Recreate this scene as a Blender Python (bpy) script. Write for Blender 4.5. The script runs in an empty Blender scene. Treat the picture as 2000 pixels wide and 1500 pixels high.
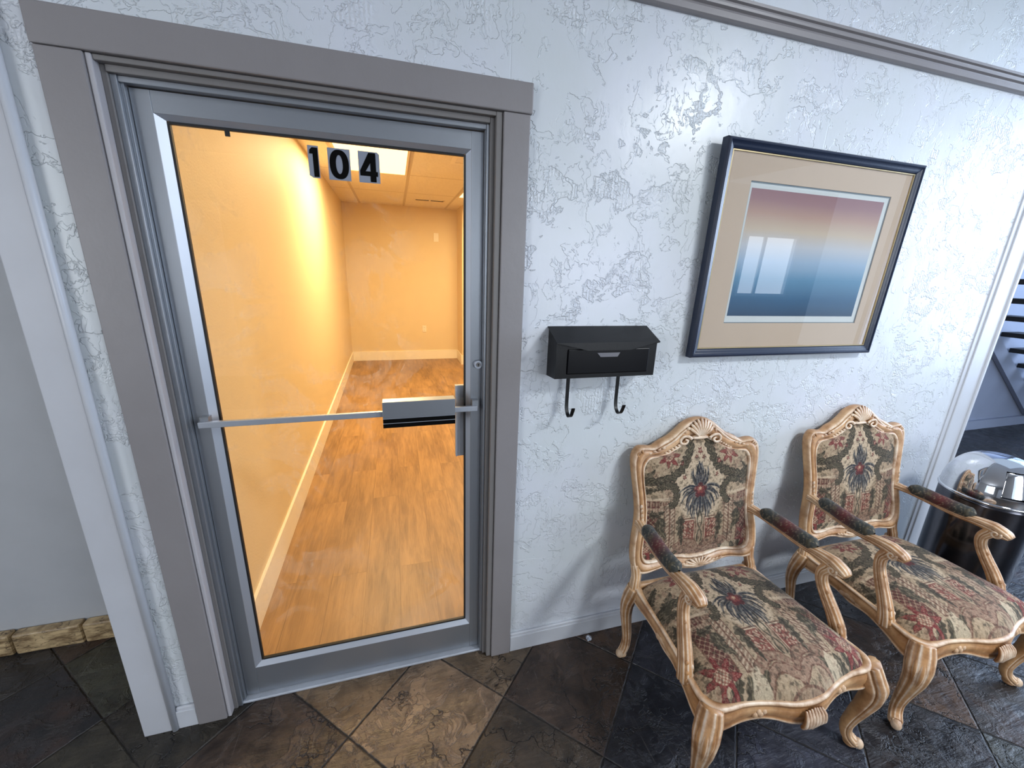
import bpy, bmesh, math, random
import numpy as np
from mathutils import Vector, Matrix
random.seed(7)
PI = math.pi
scn = bpy.context.scene
COL = scn.collection

# ------------------------------------------------------------------ camera
cam_data = bpy.data.cameras.new('camera')
cam_data.sensor_fit = 'HORIZONTAL'
cam_data.sensor_width = 36.0
cam_data.lens = 784.63 / 2000 * 36.0
cam_data.clip_start = 0.02
cam_data.clip_end = 100
cam = bpy.data.objects.new('camera', cam_data)
COL.objects.link(cam)
right = Vector((0.96171494, -0.27212537, 0.03243687))
down = Vector((-0.04425491, -0.27101663, -0.96155681))
fwd = Vector((0.27045493, 0.92330806, -0.27268363))
cam.matrix_world = Matrix.Translation((0, -1.36, 1.65)) @ Matrix((
    (right.x, -down.x, -fwd.x, 0), (right.y, -down.y, -fwd.y, 0), (right.z, -down.z, -fwd.z, 0), (0, 0, 0, 1)))
scn.camera = cam

# ------------------------------------------------------------------ view, world, lights
scn.view_settings.view_transform = 'Standard'
scn.view_settings.look = 'None'
scn.view_settings.gamma = 1
scn.view_settings.use_curve_mapping = False
scn.view_settings.exposure = 0.0
try:
    scn.cycles.use_denoising = True
    scn.cycles.denoiser = 'OPENIMAGEDENOISE'
    scn.cycles.max_bounces = 10
    scn.cycles.diffuse_bounces = 5
    scn.cycles.glossy_bounces = 5
    scn.cycles.transparent_max_bounces = 12
    scn.cycles.sample_clamp_indirect = 6
    scn.cycles.caustics_reflective = False
    scn.cycles.caustics_refractive = False
except Exception:
    pass
world = bpy.data.worlds.new('daylight')
scn.world = world
world.use_nodes = True
wb = world.node_tree.nodes['Background']
wb.inputs[0].default_value = (0.62, 0.78, 1.0, 1)
wb.inputs[1].default_value = 0.85


def area(name, loc, target, sx, sy, power, color, spread=PI):
    d = bpy.data.lights.new(name, 'AREA')
    d.shape = 'RECTANGLE'
    d.size, d.size_y = sx, sy
    d.energy = power
    d.color = color
    d.spread = spread
    o = bpy.data.objects.new(name, d)
    COL.objects.link(o)
    o.location = loc
    o.rotation_euler = (Vector(target) - Vector(loc)).to_track_quat('-Z', 'Y').to_euler()
    return o


# lobby ceiling lamp (key), daylight from the tall glazing at the right end; rear and left fills are added
area('lobby_lamp_light', (2.45, -2.0, 2.95), (2.45, -2.0, 0), 0.46, 0.46, 70, (0.90, 0.95, 1.0))
area('atrium_daylight', (8.0, -1.3, 2.1), (3.0, -0.7, 1.2), 2.8, 3.4, 270, (0.68, 0.81, 1.0))
area('left_fill_light', (-4.05, -3.0, 1.7), (-1.5, 0, 1.2), 2.2, 1.9, 110, (0.93, 0.96, 1.0))  # unseen fill, added to brighten the passage side
area('rear_fill_light', (2.7, -5.05, 1.7), (0.8, 0, 1.0), 2.2, 1.9, 85, (0.90, 0.95, 1.0))  # unseen fill, added to light the plaster wall from behind the viewer
# office troffers
WARM = (1.0, 0.775, 0.43)
area('office_troffer_light', (-0.14, 3.11, 2.60), (-0.14, 3.11, 0), 0.56, 1.05, 76, WARM)
area('office_troffer_light', (1.25, 4.27, 2.60), (1.25, 4.27, 0), 0.56, 1.05, 56, WARM)
area('office_troffer_light', (0.9, 1.0, 2.60), (0.9, 1.0, 0), 0.56, 1.05, 24, WARM)


# ------------------------------------------------------------------ material helpers
def new_mat(name):
    m = bpy.data.materials.new(name)
    m.use_nodes = True
    nt = m.node_tree
    return m, nt, nt.nodes, nt.links, nt.nodes['Principled BSDF']


def s2l(c):
    return tuple(((v / 255) / 12.92 if v / 255 <= 0.04045 else ((v / 255 + 0.055) / 1.055) ** 2.4) for v in c)


def node(nt, typ, **kw):
    n = nt.nodes.new(typ)
    for k, v in kw.items():
        setattr(n, k, v)
    return n


def mathn(nt, op, a, b=None, c=None, clamp=False):
    n = nt.nodes.new('ShaderNodeMath')
    n.operation = op
    n.use_clamp = clamp
    for i, v in enumerate((a, b, c)):
        if v is None:
            continue
        if isinstance(v, (int, float)):
            n.inputs[i].default_value = v
        else:
            nt.links.new(v, n.inputs[i])
    return n.outputs[0]


def mapr(nt, v, a, b, c=0.0, d=1.0, smooth=True):
    n = nt.nodes.new('ShaderNodeMapRange')
    n.interpolation_type = 'SMOOTHSTEP' if smooth else 'LINEAR'
    nt.links.new(v, n.inputs[0])
    for i, x in enumerate((a, b, c, d)):
        n.inputs[i + 1].default_value = x
    return n.outputs[0]


def noise(nt, vec, scale, detail=3, rough=0.5, dist=0.0):
    n = nt.nodes.new('ShaderNodeTexNoise')
    n.inputs['Scale'].default_value = scale
    n.inputs['Detail'].default_value = detail
    n.inputs['Roughness'].default_value = rough
    n.inputs['Distortion'].default_value = dist
    if vec is not None:
        nt.links.new(vec, n.inputs['Vector'])
    return n


def mapping(nt, vec, scale=(1, 1, 1), rot=(0, 0, 0), loc=(0, 0, 0)):
    n = nt.nodes.new('ShaderNodeMapping')
    n.inputs['Scale'].default_value = scale
    n.inputs['Rotation'].default_value = rot
    n.inputs['Location'].default_value = loc
    nt.links.new(vec, n.inputs['Vector'])
    return n.outputs[0]


def mixc(nt, fac, a, b, blend='MIX'):
    n = nt.nodes.new('ShaderNodeMix')
    n.data_type = 'RGBA'
    n.blend_type = blend
    for sock, v in ((n.inputs[0], fac), (n.inputs[6], a), (n.inputs[7], b)):
        if isinstance(v, (int, float)):
            sock.default_value = v
        elif isinstance(v, tuple):
            sock.default_value = (*v, 1) if len(v) == 3 else v
        else:
            nt.links.new(v, sock)
    return n.outputs[2]


def bump(nt, h, strength=0.5, dist=0.005, normal=None):
    n = nt.nodes.new('ShaderNodeBump')
    n.inputs['Strength'].default_value = strength
    n.inputs['Distance'].default_value = dist
    nt.links.new(h, n.inputs['Height'])
    if normal is not None:
        nt.links.new(normal, n.inputs['Normal'])
    return n.outputs[0]


def paint(name, rgb, rough=0.45, bumpy=0.3, bscale=40, spec=0.5, metal=0.0, var=0.05):
    """painted / plain surface with slight tonal variation and orange-peel"""
    m, nt, N, L, b = new_mat(name)
    tc = node(nt, 'ShaderNodeTexCoord')
    n1 = noise(nt, tc.outputs['Object'], 6, 4, 0.6)
    c = s2l(rgb)
    lo = tuple(v * (1 - var * 2) for v in c)
    hi = tuple(min(1, v * (1 + var)) for v in c)
    L.new(mixc(nt, n1.outputs[0], lo, hi), b.inputs['Base Color'])
    b.inputs['Roughness'].default_value = rough
    b.inputs['Metallic'].default_value = metal
    b.inputs['Specular IOR Level'].default_value = spec
    if bumpy:
        n2 = noise(nt, tc.outputs['Object'], bscale, 3, 0.6)
        L.new(bump(nt, n2.outputs[0], bumpy, 0.002), b.inputs['Normal'])
    return m


M = {}
M['casing'] = paint('greige gloss paint', (137, 133, 134), 0.38, 0.35, 25)
M['jamb'] = paint('grey jamb paint', (122, 119, 118), 0.4, 0.2, 30)
M['jamb_light'] = paint('pale jamb edge', (176, 174, 178), 0.4, 0.3, 60)  # paler than the jamb grey, left edge only
M['white_trim'] = paint('white gloss trim paint', (196, 199, 205), 0.35, 0.3, 18)
M['post'] = paint('pale lilac grey wall paint', (190, 192, 198), 0.5, 0.15, 30)
M['flat_wall'] = paint('pale grey wall paint', (178, 181, 186), 0.65, 0.15, 60)
M['lobby_wall'] = paint('off white lobby paint', (170, 168, 166), 0.7, 0.1, 60)
M['ceiling'] = paint('white ceiling paint', (215, 217, 220), 0.9, 0.1, 60)
M['alu'] = paint('brushed aluminium', (160, 165, 172), 0.38, 0.05, 200, 0.5, 0.75, 0.03)
M['alu_bright'] = paint('bright aluminium', (190, 196, 206), 0.4, 0.0, 200, 0.5, 0.7, 0.03)
M['alu_dull'] = paint('worn aluminium threshold', (200, 206, 216), 0.4, 0.6, 120, 0.5, 0.35, 0.2)
M['black_rubber'] = paint('black rubber', (14, 14, 16), 0.6, 0.0)
M['black_metal'] = paint('black powder coat', (7, 7, 9), 0.38, 0.15, 300, 0.3)
M['black_metal_door'] = paint('satin black flap', (3, 3, 7), 0.3, 0.05, 200, 0.2)
M['tab'] = paint('dull gunmetal tab', (62, 62, 74), 0.4, 0.0)
M['navy'] = paint('navy lacquer', (22, 34, 58), 0.3, 0.15, 80, 0.5)
M['gold_lip'] = paint('pale gilt lip', (190, 172, 130), 0.35, 0.0, 80, 0.5, 0.5)
M['sticker'] = paint('silver grey sticker', (140, 146, 160), 0.4, 0.0)
M['digit'] = paint('black vinyl digit', (3, 3, 3), 0.7, 0.0, 40, 0.1)
M['office_wall'] = paint('cream office paint', (226, 205, 165), 0.6, 0.5, 110, 0.4, 0, 0.02)
M['office_trim'] = paint('office baseboard paint', (245, 235, 215), 0.45, 0.1, 60)
M['plate'] = paint('cream switch plate', (240, 228, 205), 0.4, 0.0)
M['dark'] = paint('dark slot', (30, 26, 22), 0.7, 0.0)
M['tread'] = paint('near black stair tread', (16, 17, 22), 0.5, 0.1, 60)
M['stair_wall'] = paint('stair hall wall paint', (150, 158, 178), 0.6, 0.15, 50)


def emission(name, rgb, strength):
    m, nt, N, L, b = new_mat(name)
    b.inputs['Base Color'].default_value = (*rgb, 1)
    b.inputs['Emission Color'].default_value = (*rgb, 1)
    b.inputs['Emission Strength'].default_value = strength
    b.inputs['Roughness'].default_value = 0.6
    return m


M['troffer'] = emission('lit office diffuser', (1.0, 0.86, 0.50), 1.6)
M['lobby_lamp'] = emission('lit lobby diffuser', (0.92, 0.96, 1.0), 9.0)
M['fill_pane'] = emission('added fill pane glow', (0.80, 0.90, 1.0), 0.6)  # glowing panes of the two added fill windows
M['bright_pane'] = emission('sunlit window glass', (0.85, 0.92, 1.0), 3.0)
M['pale_door'] = paint('white door paint', (235, 236, 238), 0.5, 0.0)
M['atrium_pane'] = emission('bright blue atrium glass', (0.50, 0.68, 1.0), 2.2)


def stucco_mat():
    m, nt, N, L, b = new_mat('skip trowelled plaster gloss white')
    tc = node(nt, 'ShaderNodeTexCoord')
    P = tc.outputs['Object']
    # warped coordinates
    w = noise(nt, P, 5.0, 3, 0.55)
    wv = node(nt, 'ShaderNodeVectorMath', operation='MULTIPLY_ADD')
    L.new(w.outputs['Color'], wv.inputs[0])
    wv.inputs[1].default_value = (0.12, 0.12, 0.12)
    L.new(P, wv.inputs[2])
    Q = wv.outputs[0]
    # trowel plateaus : thresholded noise gives ragged ledges
    n1 = noise(nt, mapping(nt, Q, (1.0, 1, 1.35)), 6.5, 5, 0.62).outputs[0]
    ledge1 = mapr(nt, n1, 0.522, 0.542)
    n2 = noise(nt, mapping(nt, Q, (1.25, 1, 0.9), (0, 0.6, 0), (3.1, 0, 1.7)), 8.0, 5, 0.65).outputs[0]
    ledge2 = mapr(nt, n2, 0.555, 0.572)
    n3 = noise(nt, mapping(nt, Q, (1.6, 1, 0.8), (0, -0.5, 0), (7.1, 0, 4.7)), 10.0, 4, 0.6).outputs[0]
    crack = mapr(nt, mathn(nt, 'ABSOLUTE', mathn(nt, 'SUBTRACT', n3, 0.5)), 0.0, 0.012, 1.0, 0.0)
    crmask = mapr(nt, noise(nt, P, 4.3, 2).outputs[0], 0.5, 0.6)
    # dragged comb texture inside patches
    wave = node(nt, 'ShaderNodeTexWave', wave_type='BANDS', bands_direction='X')
    wave.inputs['Scale'].default_value = 26
    wave.inputs['Distortion'].default_value = 1.5
    wave.inputs['Detail'].default_value = 2
    wave.inputs['Detail Scale'].default_value = 3
    L.new(P, wave.inputs['Vector'])
    pebb = noise(nt, P, 75, 2, 0.6).outputs[0]
    comb = mathn(nt, 'MULTIPLY_ADD', wave.outputs['Fac'], 0.45, mathn(nt, 'MULTIPLY', pebb, 1.3))
    band = mapr(nt, n1, 0.535, 0.56)
    band_hi = mapr(nt, n1, 0.585, 0.62, 1.0, 0.0)
    patch = mathn(nt, 'MULTIPLY', mathn(nt, 'MULTIPLY', band, band_hi),
                  mapr(nt, noise(nt, P, 3.4, 2, 0.5, 0).outputs[0], 0.44, 0.56))
    sweep_ = noise(nt, mapping(nt, Q, (1.0, 1, 0.45), (0, 0.35, 0)), 9, 3, 0.5).outputs[0]
    soft = noise(nt, P, 2.2, 2).outputs[0]
    # far less relief above the picture moulding keeps the same recipe
    h = mathn(nt, 'MULTIPLY', ledge1, -1.0)
    h = mathn(nt, 'MULTIPLY_ADD', ledge2, 0.75, h)
    h = mathn(nt, 'MULTIPLY_ADD', mathn(nt, 'MULTIPLY', crack, crmask), -0.6, h)
    h = mathn(nt, 'MULTIPLY_ADD', mathn(nt, 'MULTIPLY', comb, patch), 1.0, h)
    h = mathn(nt, 'MULTIPLY_ADD', sweep_, 0.9, h)
    h = mathn(nt, 'MULTIPLY_ADD', soft, 1.6, h)
    h = mathn(nt, 'MULTIPLY_ADD', pebb, 0.07, h)
    # panel seams (vertical hairline joints)
    sep = node(nt, 'ShaderNodeSeparateXYZ')
    L.new(P, sep.inputs[0])
    for sx in (0.361, 1.627):
        d = mathn(nt, 'ABSOLUTE', mathn(nt, 'SUBTRACT', sep.outputs[0], sx))
        h = mathn(nt, 'MULTIPLY_ADD', mapr(nt, d, 0.0012, 0.003, 1.0, 0.0), -0.35, h)
    h = mathn(nt, 'MULTIPLY', h, mapr(nt, sep.outputs[2], 0.1, 1.1, 0.42, 0.72))
    nrm = bump(nt, h, 0.9, 0.0034)
    L.new(nrm, b.inputs['Normal'])
    # broad random blotches, pale greenish grey to cooler grey
    blot = noise(nt, P, 1.6, 4, 0.6).outputs[0]
    base = mixc(nt, mapr(nt, blot, 0.35, 0.7), s2l((205, 211, 214)), s2l((211, 215, 224)))
    L.new(base, b.inputs['Base Color'])
    b.inputs['Roughness'].default_value = 0.32
    b.inputs['Specular IOR Level'].default_value = 0.6
    return m


M['stucco'] = stucco_mat()


def slate_mat(name, bright=1.0, tile=True):
    m, nt, N, L, b = new_mat(name)
    tc = node(nt, 'ShaderNodeTexCoord')
    P = tc.outputs['Object']
    at = node(nt, 'ShaderNodeAttribute', attribute_name='tile_color')
    uv = node(nt, 'ShaderNodeUVMap')
    ang = node(nt, 'ShaderNodeAttribute', attribute_name='tile_offset')
    off = node(nt, 'ShaderNodeVectorMath', operation='ADD')
    L.new(P, off.inputs[0])
    L.new(ang.outputs['Vector'], off.inputs[1])
    Q = off.outputs[0]
    n1 = noise(nt, Q, 4.5, 7, 0.66, 0.8).outputs[0]
    n2 = noise(nt, Q, 12, 5, 0.65, 0.3).outputs[0]
    str_ = noise(nt, mapping(nt, Q, (1.2, 7, 1), (0, 0, 0.5)), 3.0, 5, 0.6).outputs[0]
    fac = mathn(nt, 'MULTIPLY_ADD', mapr(nt, n1, 0.3, 0.72), 0.75, mathn(nt, 'MULTIPLY', mapr(nt, n2, 0.35, 0.7), 0.5))
    dark = mixc(nt, 1.0, at.outputs['Color'], (0.30, 0.28, 0.28), 'MULTIPLY')
    lite = mixc(nt, 1.0, at.outputs['Color'], (1.65, 1.5, 1.35), 'MULTIPLY')
    col = mixc(nt, fac, dark, lite)
    # crack lines of the cleft face
    vo = node(nt, 'ShaderNodeTexVoronoi', feature='DISTANCE_TO_EDGE')
    vo.inputs['Scale'].default_value = 4.2
    wq = node(nt, 'ShaderNodeVectorMath', operation='MULTIPLY_ADD')
    L.new(noise(nt, Q, 6, 4, 0.6).outputs['Color'], wq.inputs[0])
    wq.inputs[1].default_value = (0.45, 0.45, 0.45)
    L.new(Q, wq.inputs[2])
    L.new(wq.outputs[0], vo.inputs['Vector'])
    crk = mapr(nt, vo.outputs['Distance'], 0.0, 0.022, 1.0, 0.0)
    crk = mathn(nt, 'MULTIPLY', crk, mapr(nt, noise(nt, Q, 3.3, 3).outputs[0], 0.44, 0.58))
    col = mixc(nt, mathn(nt, 'MULTIPLY', crk, 0.85), col, (0.010, 0.008, 0.008))
    pt = mapr(nt, noise(nt, mapping(nt, Q, (1, 1, 1), (0, 0, 0), (9, 2, 0)), 9, 6, 0.7, 1.0).outputs[0], 0.52, 0.60)
    col = mixc(nt, mathn(nt, 'MULTIPLY', pt, 0.45), col, mixc(nt, 1.0, at.outputs['Color'], (2.3, 2.1, 1.9), 'MULTIPLY'))
    # rust blotches
    ru = mapr(nt, noise(nt, mapping(nt, Q, loc=(5, 3, 0)), 2.2, 5, 0.6).outputs[0], 0.56, 0.7)
    col = mixc(nt, mathn(nt, 'MULTIPLY', ru, 0.35), col, s2l((96, 62, 42)))
    # cleft contour lines of the riven face
    ct = mathn(nt, 'ABSOLUTE', mathn(nt, 'SUBTRACT', mathn(nt, 'FRACT', mathn(nt, 'MULTIPLY', n1, 9)), 0.5))
    cl = mapr(nt, ct, 0.0, 0.05, 1.0, 0.0)
    col = mixc(nt, mathn(nt, 'MULTIPLY', cl, mapr(nt, n2, 0.42, 0.58, 0.0, 0.85)), col, (0.012, 0.010, 0.010))
    scr = mapr(nt, noise(nt, mapping(nt, Q, (40, 1.5, 1), (0, 0, 0.9)), 3, 2).outputs[0], 0.68, 0.74)
    col = mixc(nt, mathn(nt, 'MULTIPLY', scr, 0.12), col, s2l((170, 165, 160)))
    step = mathn(nt, 'MULTIPLY', mathn(nt, 'FLOOR', mathn(nt, 'MULTIPLY', n1, 9)), 0.5)
    h = mathn(nt, 'MULTIPLY_ADD', str_, 1.5, step)
    h = mathn(nt, 'MULTIPLY_ADD', n2, 0.9, h)
    h = mathn(nt, 'MULTIPLY_ADD', crk, -1.2, h)
    h = mathn(nt, 'MULTIPLY_ADD', pt, 0.5, h)
    rough = mapr(nt, n2, 0.3, 0.7, 0.28, 0.55)
    if tile:
        sp = node(nt, 'ShaderNodeSeparateXYZ')
        L.new(uv.outputs[0], sp.inputs[0])
        wob = mathn(nt, 'MULTIPLY', mathn(nt, 'SUBTRACT', noise(nt, P, 30, 2).outputs[0], 0.5), 0.02)
        ex = mathn(nt, 'MINIMUM', sp.outputs[0], mathn(nt, 'SUBTRACT', 1.0, sp.outputs[0]))
        ey = mathn(nt, 'MINIMUM', sp.outputs[1], mathn(nt, 'SUBTRACT', 1.0, sp.outputs[1]))
        e = mathn(nt, 'ADD', mathn(nt, 'MINIMUM', ex, ey), wob)
        g = mapr(nt, e, 0.003, 0.008, 1.0, 0.0)
        gc = mixc(nt, mapr(nt, noise(nt, P, 5, 3).outputs[0], 0.4, 0.65), s2l((26, 22, 20)), s2l((66, 60, 55)))
        col = mixc(nt, g, col, gc)
        h = mathn(nt, 'MULTIPLY_ADD', mapr(nt, e, 0.0, 0.014, 1.0, 0.0), -1.4, h)
        rough = mathn(nt, 'MAXIMUM', rough, mathn(nt, 'MULTIPLY', g, 0.8))
    L.new(col, b.inputs['Base Color'])
    L.new(rough, b.inputs['Roughness'])
    L.new(bump(nt, h, 1.0, 0.0055), b.inputs['Normal'])
    b.inputs['Specular IOR Level'].default_value = 0.45
    return m


M['slate'] = slate_mat('riven slate tile')


def stone_base_mat():
    m, nt, N, L, b = new_mat('tan stone base')
    tc = node(nt, 'ShaderNodeTexCoord')
    P = tc.outputs['Object']
    n1 = noise(nt, mapping(nt, P, (1, 1, 3), (0, 0.6, 0)), 14, 5, 0.65).outputs[0]
    c = mixc(nt, mapr(nt, n1, 0.3, 0.7), s2l((105, 82, 55)), s2l((205, 180, 138)))
    v = mapr(nt, noise(nt, mapping(nt, P, (1, 1, 5), (0, 0.8, 0)), 9, 3, 0.5).outputs[0], 0.485, 0.5)
    v2 = mapr(nt, noise(nt, mapping(nt, P, (1, 1, 5), (0, 0.8, 0)), 9, 3, 0.5).outputs[0], 0.5, 0.515, 1, 0)
    c = mixc(nt, mathn(nt, 'MULTIPLY', mathn(nt, 'MULTIPLY', v, v2), 0.8), c, s2l((50, 35, 22)))
    L.new(c, b.inputs['Base Color'])
    b.inputs['Roughness'].default_value = 0.4
    L.new(bump(nt, n1, 0.5, 0.003), b.inputs['Normal'])
    return m


M['stone_base'] = stone_base_mat()


def plank_mat():
    m, nt, N, L, b = new_mat('oak vinyl plank')
    tc = node(nt, 'ShaderNodeTexCoord')
    P = tc.outputs['Object']
    V = mapping(nt, P, (1, 1, 1), (0, 0, PI / 2), (0.2, 0.04, 0))
    br = node(nt, 'ShaderNodeTexBrick')
    br.offset = 0.37
    br.inputs['Scale'].default_value = 1.0
    br.inputs['Brick Width'].default_value = 1.22
    br.inputs['Row Height'].default_value = 0.178
    br.inputs['Mortar Size'].default_value = 0.0012
    br.inputs['Mortar Smooth'].default_value = 0.3
    br.inputs['Color1'].default_value = (0, 0, 0, 1)
    br.inputs['Color2'].default_value = (1, 1, 1, 1)
    br.inputs['Mortar'].default_value = (0.0, 0.0, 0.0, 1)
    L.new(V, br.inputs['Vector'])
    off = node(nt, 'ShaderNodeVectorMath', operation='MULTIPLY_ADD')
    L.new(br.outputs['Color'], off.inputs[0])
    off.inputs[1].default_value = (7, 13, 3)
    L.new(P, off.inputs[2])
    g1 = noise(nt, mapping(nt, off.outputs[0], (9, 1.1, 1)), 3.2, 6, 0.62, 0.5).outputs[0]
    g2 = noise(nt, mapping(nt, off.outputs[0], (60, 2.5, 1)), 4, 4, 0.6).outputs[0]
    big = noise(nt, mapping(nt, off.outputs[0], (3, 0.9, 1)), 1.6, 3, 0.5).outputs[0]
    f = mathn(nt, 'MULTIPLY_ADD', mapr(nt, g1, 0.3, 0.72), 0.5, mathn(nt, 'MULTIPLY', mapr(nt, g2, 0.3, 0.7), 0.22))
    f = mathn(nt, 'MULTIPLY_ADD', mapr(nt, big, 0.35, 0.65), 0.38, f)
    col = mixc(nt, f, s2l((104, 72, 44)), s2l((172, 132, 86)))
    col = mixc(nt, mathn(nt, 'MULTIPLY', br.outputs['Color'], 0.16), col, s2l((186, 148, 104)))
    col = mixc(nt, mathn(nt, 'MULTIPLY', br.outputs['Fac'], 0.4), col, s2l((85, 58, 36)))
    L.new(col, b.inputs['Base Color'])
    b.inputs['Roughness'].default_value = 0.42
    L.new(bump(nt, mathn(nt, 'MULTIPLY_ADD', br.outputs['Fac'], -2.0, g2), 0.25, 0.001), b.inputs['Normal'])
    return m


M['plank'] = plank_mat()


def tile_ceiling_mat():
    m, nt, N, L, b = new_mat('acoustic ceiling tile')
    tc = node(nt, 'ShaderNodeTexCoord')
    P = tc.outputs['Object']
    sp = node(nt, 'ShaderNodeSeparateXYZ')
    L.new(P, sp.inputs[0])

    def line(v, o, s, wdt):
        f = mathn(nt, 'FRACT', mathn(nt, 'DIVIDE', mathn(nt, 'ADD', v, o), s))
        d = mathn(nt, 'MULTIPLY', mathn(nt, 'MINIMUM', f, mathn(nt, 'SUBTRACT', 1.0, f)), s)
        return mapr(nt, d, wdt, wdt + 0.006, 1.0, 0.0)
    gx = line(sp.outputs[0], 0.486 + 6.9, 0.69, 0.014)
    gy = line(sp.outputs[1], -3.69 + 11.6, 1.16, 0.010)
    g = mathn(nt, 'MAXIMUM', gx, gy)
    n = noise(nt, P, 60, 4, 0.7).outputs[0]
    c = mixc(nt, mapr(nt, n, 0.3, 0.7), s2l((226, 215, 195)), s2l((240, 230, 212)))
    c = mixc(nt, g, c, s2l((205, 190, 165)))
    L.new(c, b.inputs['Base Color'])
    b.inputs['Roughness'].default_value = 0.8
    L.new(bump(nt, mathn(nt, 'MULTIPLY_ADD', g, 1.0, mathn(nt, 'MULTIPLY', n, 0.3)), 0.5, 0.004), b.inputs['Normal'])
    return m


M['ceil_tile'] = tile_ceiling_mat()


def glass_mat(name, smudge, tint=(1, 1, 1), refl=1.0):
    m = bpy.data.materials.new(name)
    m.use_nodes = True
    nt = m.node_tree
    nt.nodes.clear()
    L = nt.links
    out = node(nt, 'ShaderNodeOutputMaterial')
    tr = node(nt, 'ShaderNodeBsdfTransparent')
    tr.inputs[0].default_value = (*tint, 1)
    gl = node(nt, 'ShaderNodeBsdfGlossy')
    gl.inputs['Roughness'].default_value = 0.0
    fr = node(nt, 'ShaderNodeFresnel')
    fr.inputs[0].default_value = 1.5
    mx = node(nt, 'ShaderNodeMixShader')
    geo = node(nt, 'ShaderNodeNewGeometry')
    front = mathn(nt, 'SUBTRACT', 1.0, geo.outputs['Backfacing'])
    L.new(mathn(nt, 'MULTIPLY', mathn(nt, 'MULTIPLY', fr.outputs[0], refl * 1.6, clamp=True), front), mx.inputs[0])
    L.new(tr.outputs[0], mx.inputs[1])
    L.new(gl.outputs[0], mx.inputs[2])
    res = mx.outputs[0]
    if smudge > 0:
        tc = node(nt, 'ShaderNodeTexCoord')
        P = tc.outputs['Object']
        n1 = noise(nt, P, 5.5, 5, 0.65, 1.2).outputs[0]
        edge = mapr(nt, mathn(nt, 'ABSOLUTE', mathn(nt, 'SUBTRACT', n1, 0.53)), 0.0, 0.03, 1.0, 0.0)
        str_ = noise(nt, mapping(nt, P, (14, 1, 2.5), (0, 0.5, 0)), 6, 4, 0.7).outputs[0]
        area_ = mapr(nt, noise(nt, P, 2.2, 2).outputs[0], 0.42, 0.62)
        f = mathn(nt, 'MULTIPLY', mathn(nt, 'MULTIPLY', edge, mapr(nt, str_, 0.4, 0.7)), 0.5)
        f = mathn(nt, 'ADD', f, mathn(nt, 'MULTIPLY', mapr(nt, n1, 0.45, 0.6), 0.25))
        f = mathn(nt, 'MULTIPLY', mathn(nt, 'MULTIPLY', f, area_), smudge)
        df = node(nt, 'ShaderNodeBsdfTranslucent')
        df.inputs[0].default_value = (0.85, 0.82, 0.75, 1)
        dd = node(nt, 'ShaderNodeBsdfDiffuse')
        dd.inputs[0].default_value = (0.85, 0.85, 0.85, 1)
        ad = node(nt, 'ShaderNodeMixShader')
        ad.inputs[0].default_value = 0.5
        L.new(df.outputs[0], ad.inputs[1])
        L.new(dd.outputs[0], ad.inputs[2])
        m2 = node(nt, 'ShaderNodeMixShader')
        L.new(f, m2.inputs[0])
        L.new(res, m2.inputs[1])
        L.new(ad.outputs[0], m2.inputs[2])
        res = m2.outputs[0]
    L.new(res, out.inputs[0])
    return m


M['door_glass'] = glass_mat('smudged door glass', 0.28)
M['picture_glass'] = glass_mat('picture glass', 0.0, (0.97, 0.98, 0.98), 1.2)


def wood_mat():
    m, nt, N, L, b = new_mat('pickled carved beech')
    tc = node(nt, 'ShaderNodeTexCoord')
    P = tc.outputs['Object']
    at = node(nt, 'ShaderNodeAttribute', attribute_name='wash')
    n1 = noise(nt, P, 22, 5, 0.6).outputs[0]
    n2 = noise(nt, mapping(nt, P, (1, 1, 0.4)), 90, 3, 0.6).outputs[0]
    big = noise(nt, P, 7, 3, 0.5).outputs[0]
    c = mixc(nt, mapr(nt, n1, 0.3, 0.7), s2l((152, 106, 66)), s2l((198, 150, 102)))
    c = mixc(nt, mathn(nt, 'MULTIPLY', mapr(nt, big, 0.4, 0.7), 0.45), c, s2l((218, 182, 138)))
    c = mixc(nt, mathn(nt, 'MULTIPLY', mapr(nt, n2, 0.55, 0.75), 0.25), c, s2l((120, 80, 48)))
    wf = mathn(nt, 'MULTIPLY', at.outputs['Fac'], mapr(nt, n1, 0.3, 0.68, 0.18, 0.85))
    c = mixc(nt, wf, c, s2l((238, 224, 204)))
    # darker brown in grooves and on rib sides, where 'wash' is negative
    an = mapr(nt, at.outputs['Fac'], -0.05, -1.0, 0.0, 0.75)
    c = mixc(nt, an, c, s2l((112, 74, 44)))
    L.new(c, b.inputs['Base Color'])
    b.inputs['Roughness'].default_value = 0.36
    b.inputs['Specular IOR Level'].default_value = 0.45
    L.new(bump(nt, n2, 0.25, 0.0012), b.inputs['Normal'])
    return m


M['wood'] = wood_mat()


def fabric_mat(name):
    m, nt, N, L, b = new_mat(name)
    tc = node(nt, 'ShaderNodeTexCoord')
    P = tc.outputs['Object']
    at = node(nt, 'ShaderNodeAttribute', attribute_name='weave')
    w1 = noise(nt, mapping(nt, P, (320, 120, 320)), 3, 2).outputs[0]
    n = noise(nt, P, 180, 3, 0.7).outputs[0]
    f = mathn(nt, 'MULTIPLY_ADD', w1, 0.35, mathn(nt, 'MULTIPLY', n, 0.5))
    k = mapr(nt, f, 0.25, 0.6, 0.72, 1.22)
    mul = node(nt, 'ShaderNodeVectorMath', operation='SCALE')
    L.new(at.outputs['Color'], mul.inputs[0])
    L.new(k, mul.inputs['Scale'])
    L.new(mul.outputs[0], b.inputs['Base Color'])
    b.inputs['Roughness'].default_value = 0.9
    b.inputs['Specular IOR Level'].default_value = 0.15
    b.inputs['Sheen Weight'].default_value = 0.15
    L.new(bump(nt, f, 0.5, 0.001), b.inputs['Normal'])
    return m


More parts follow.
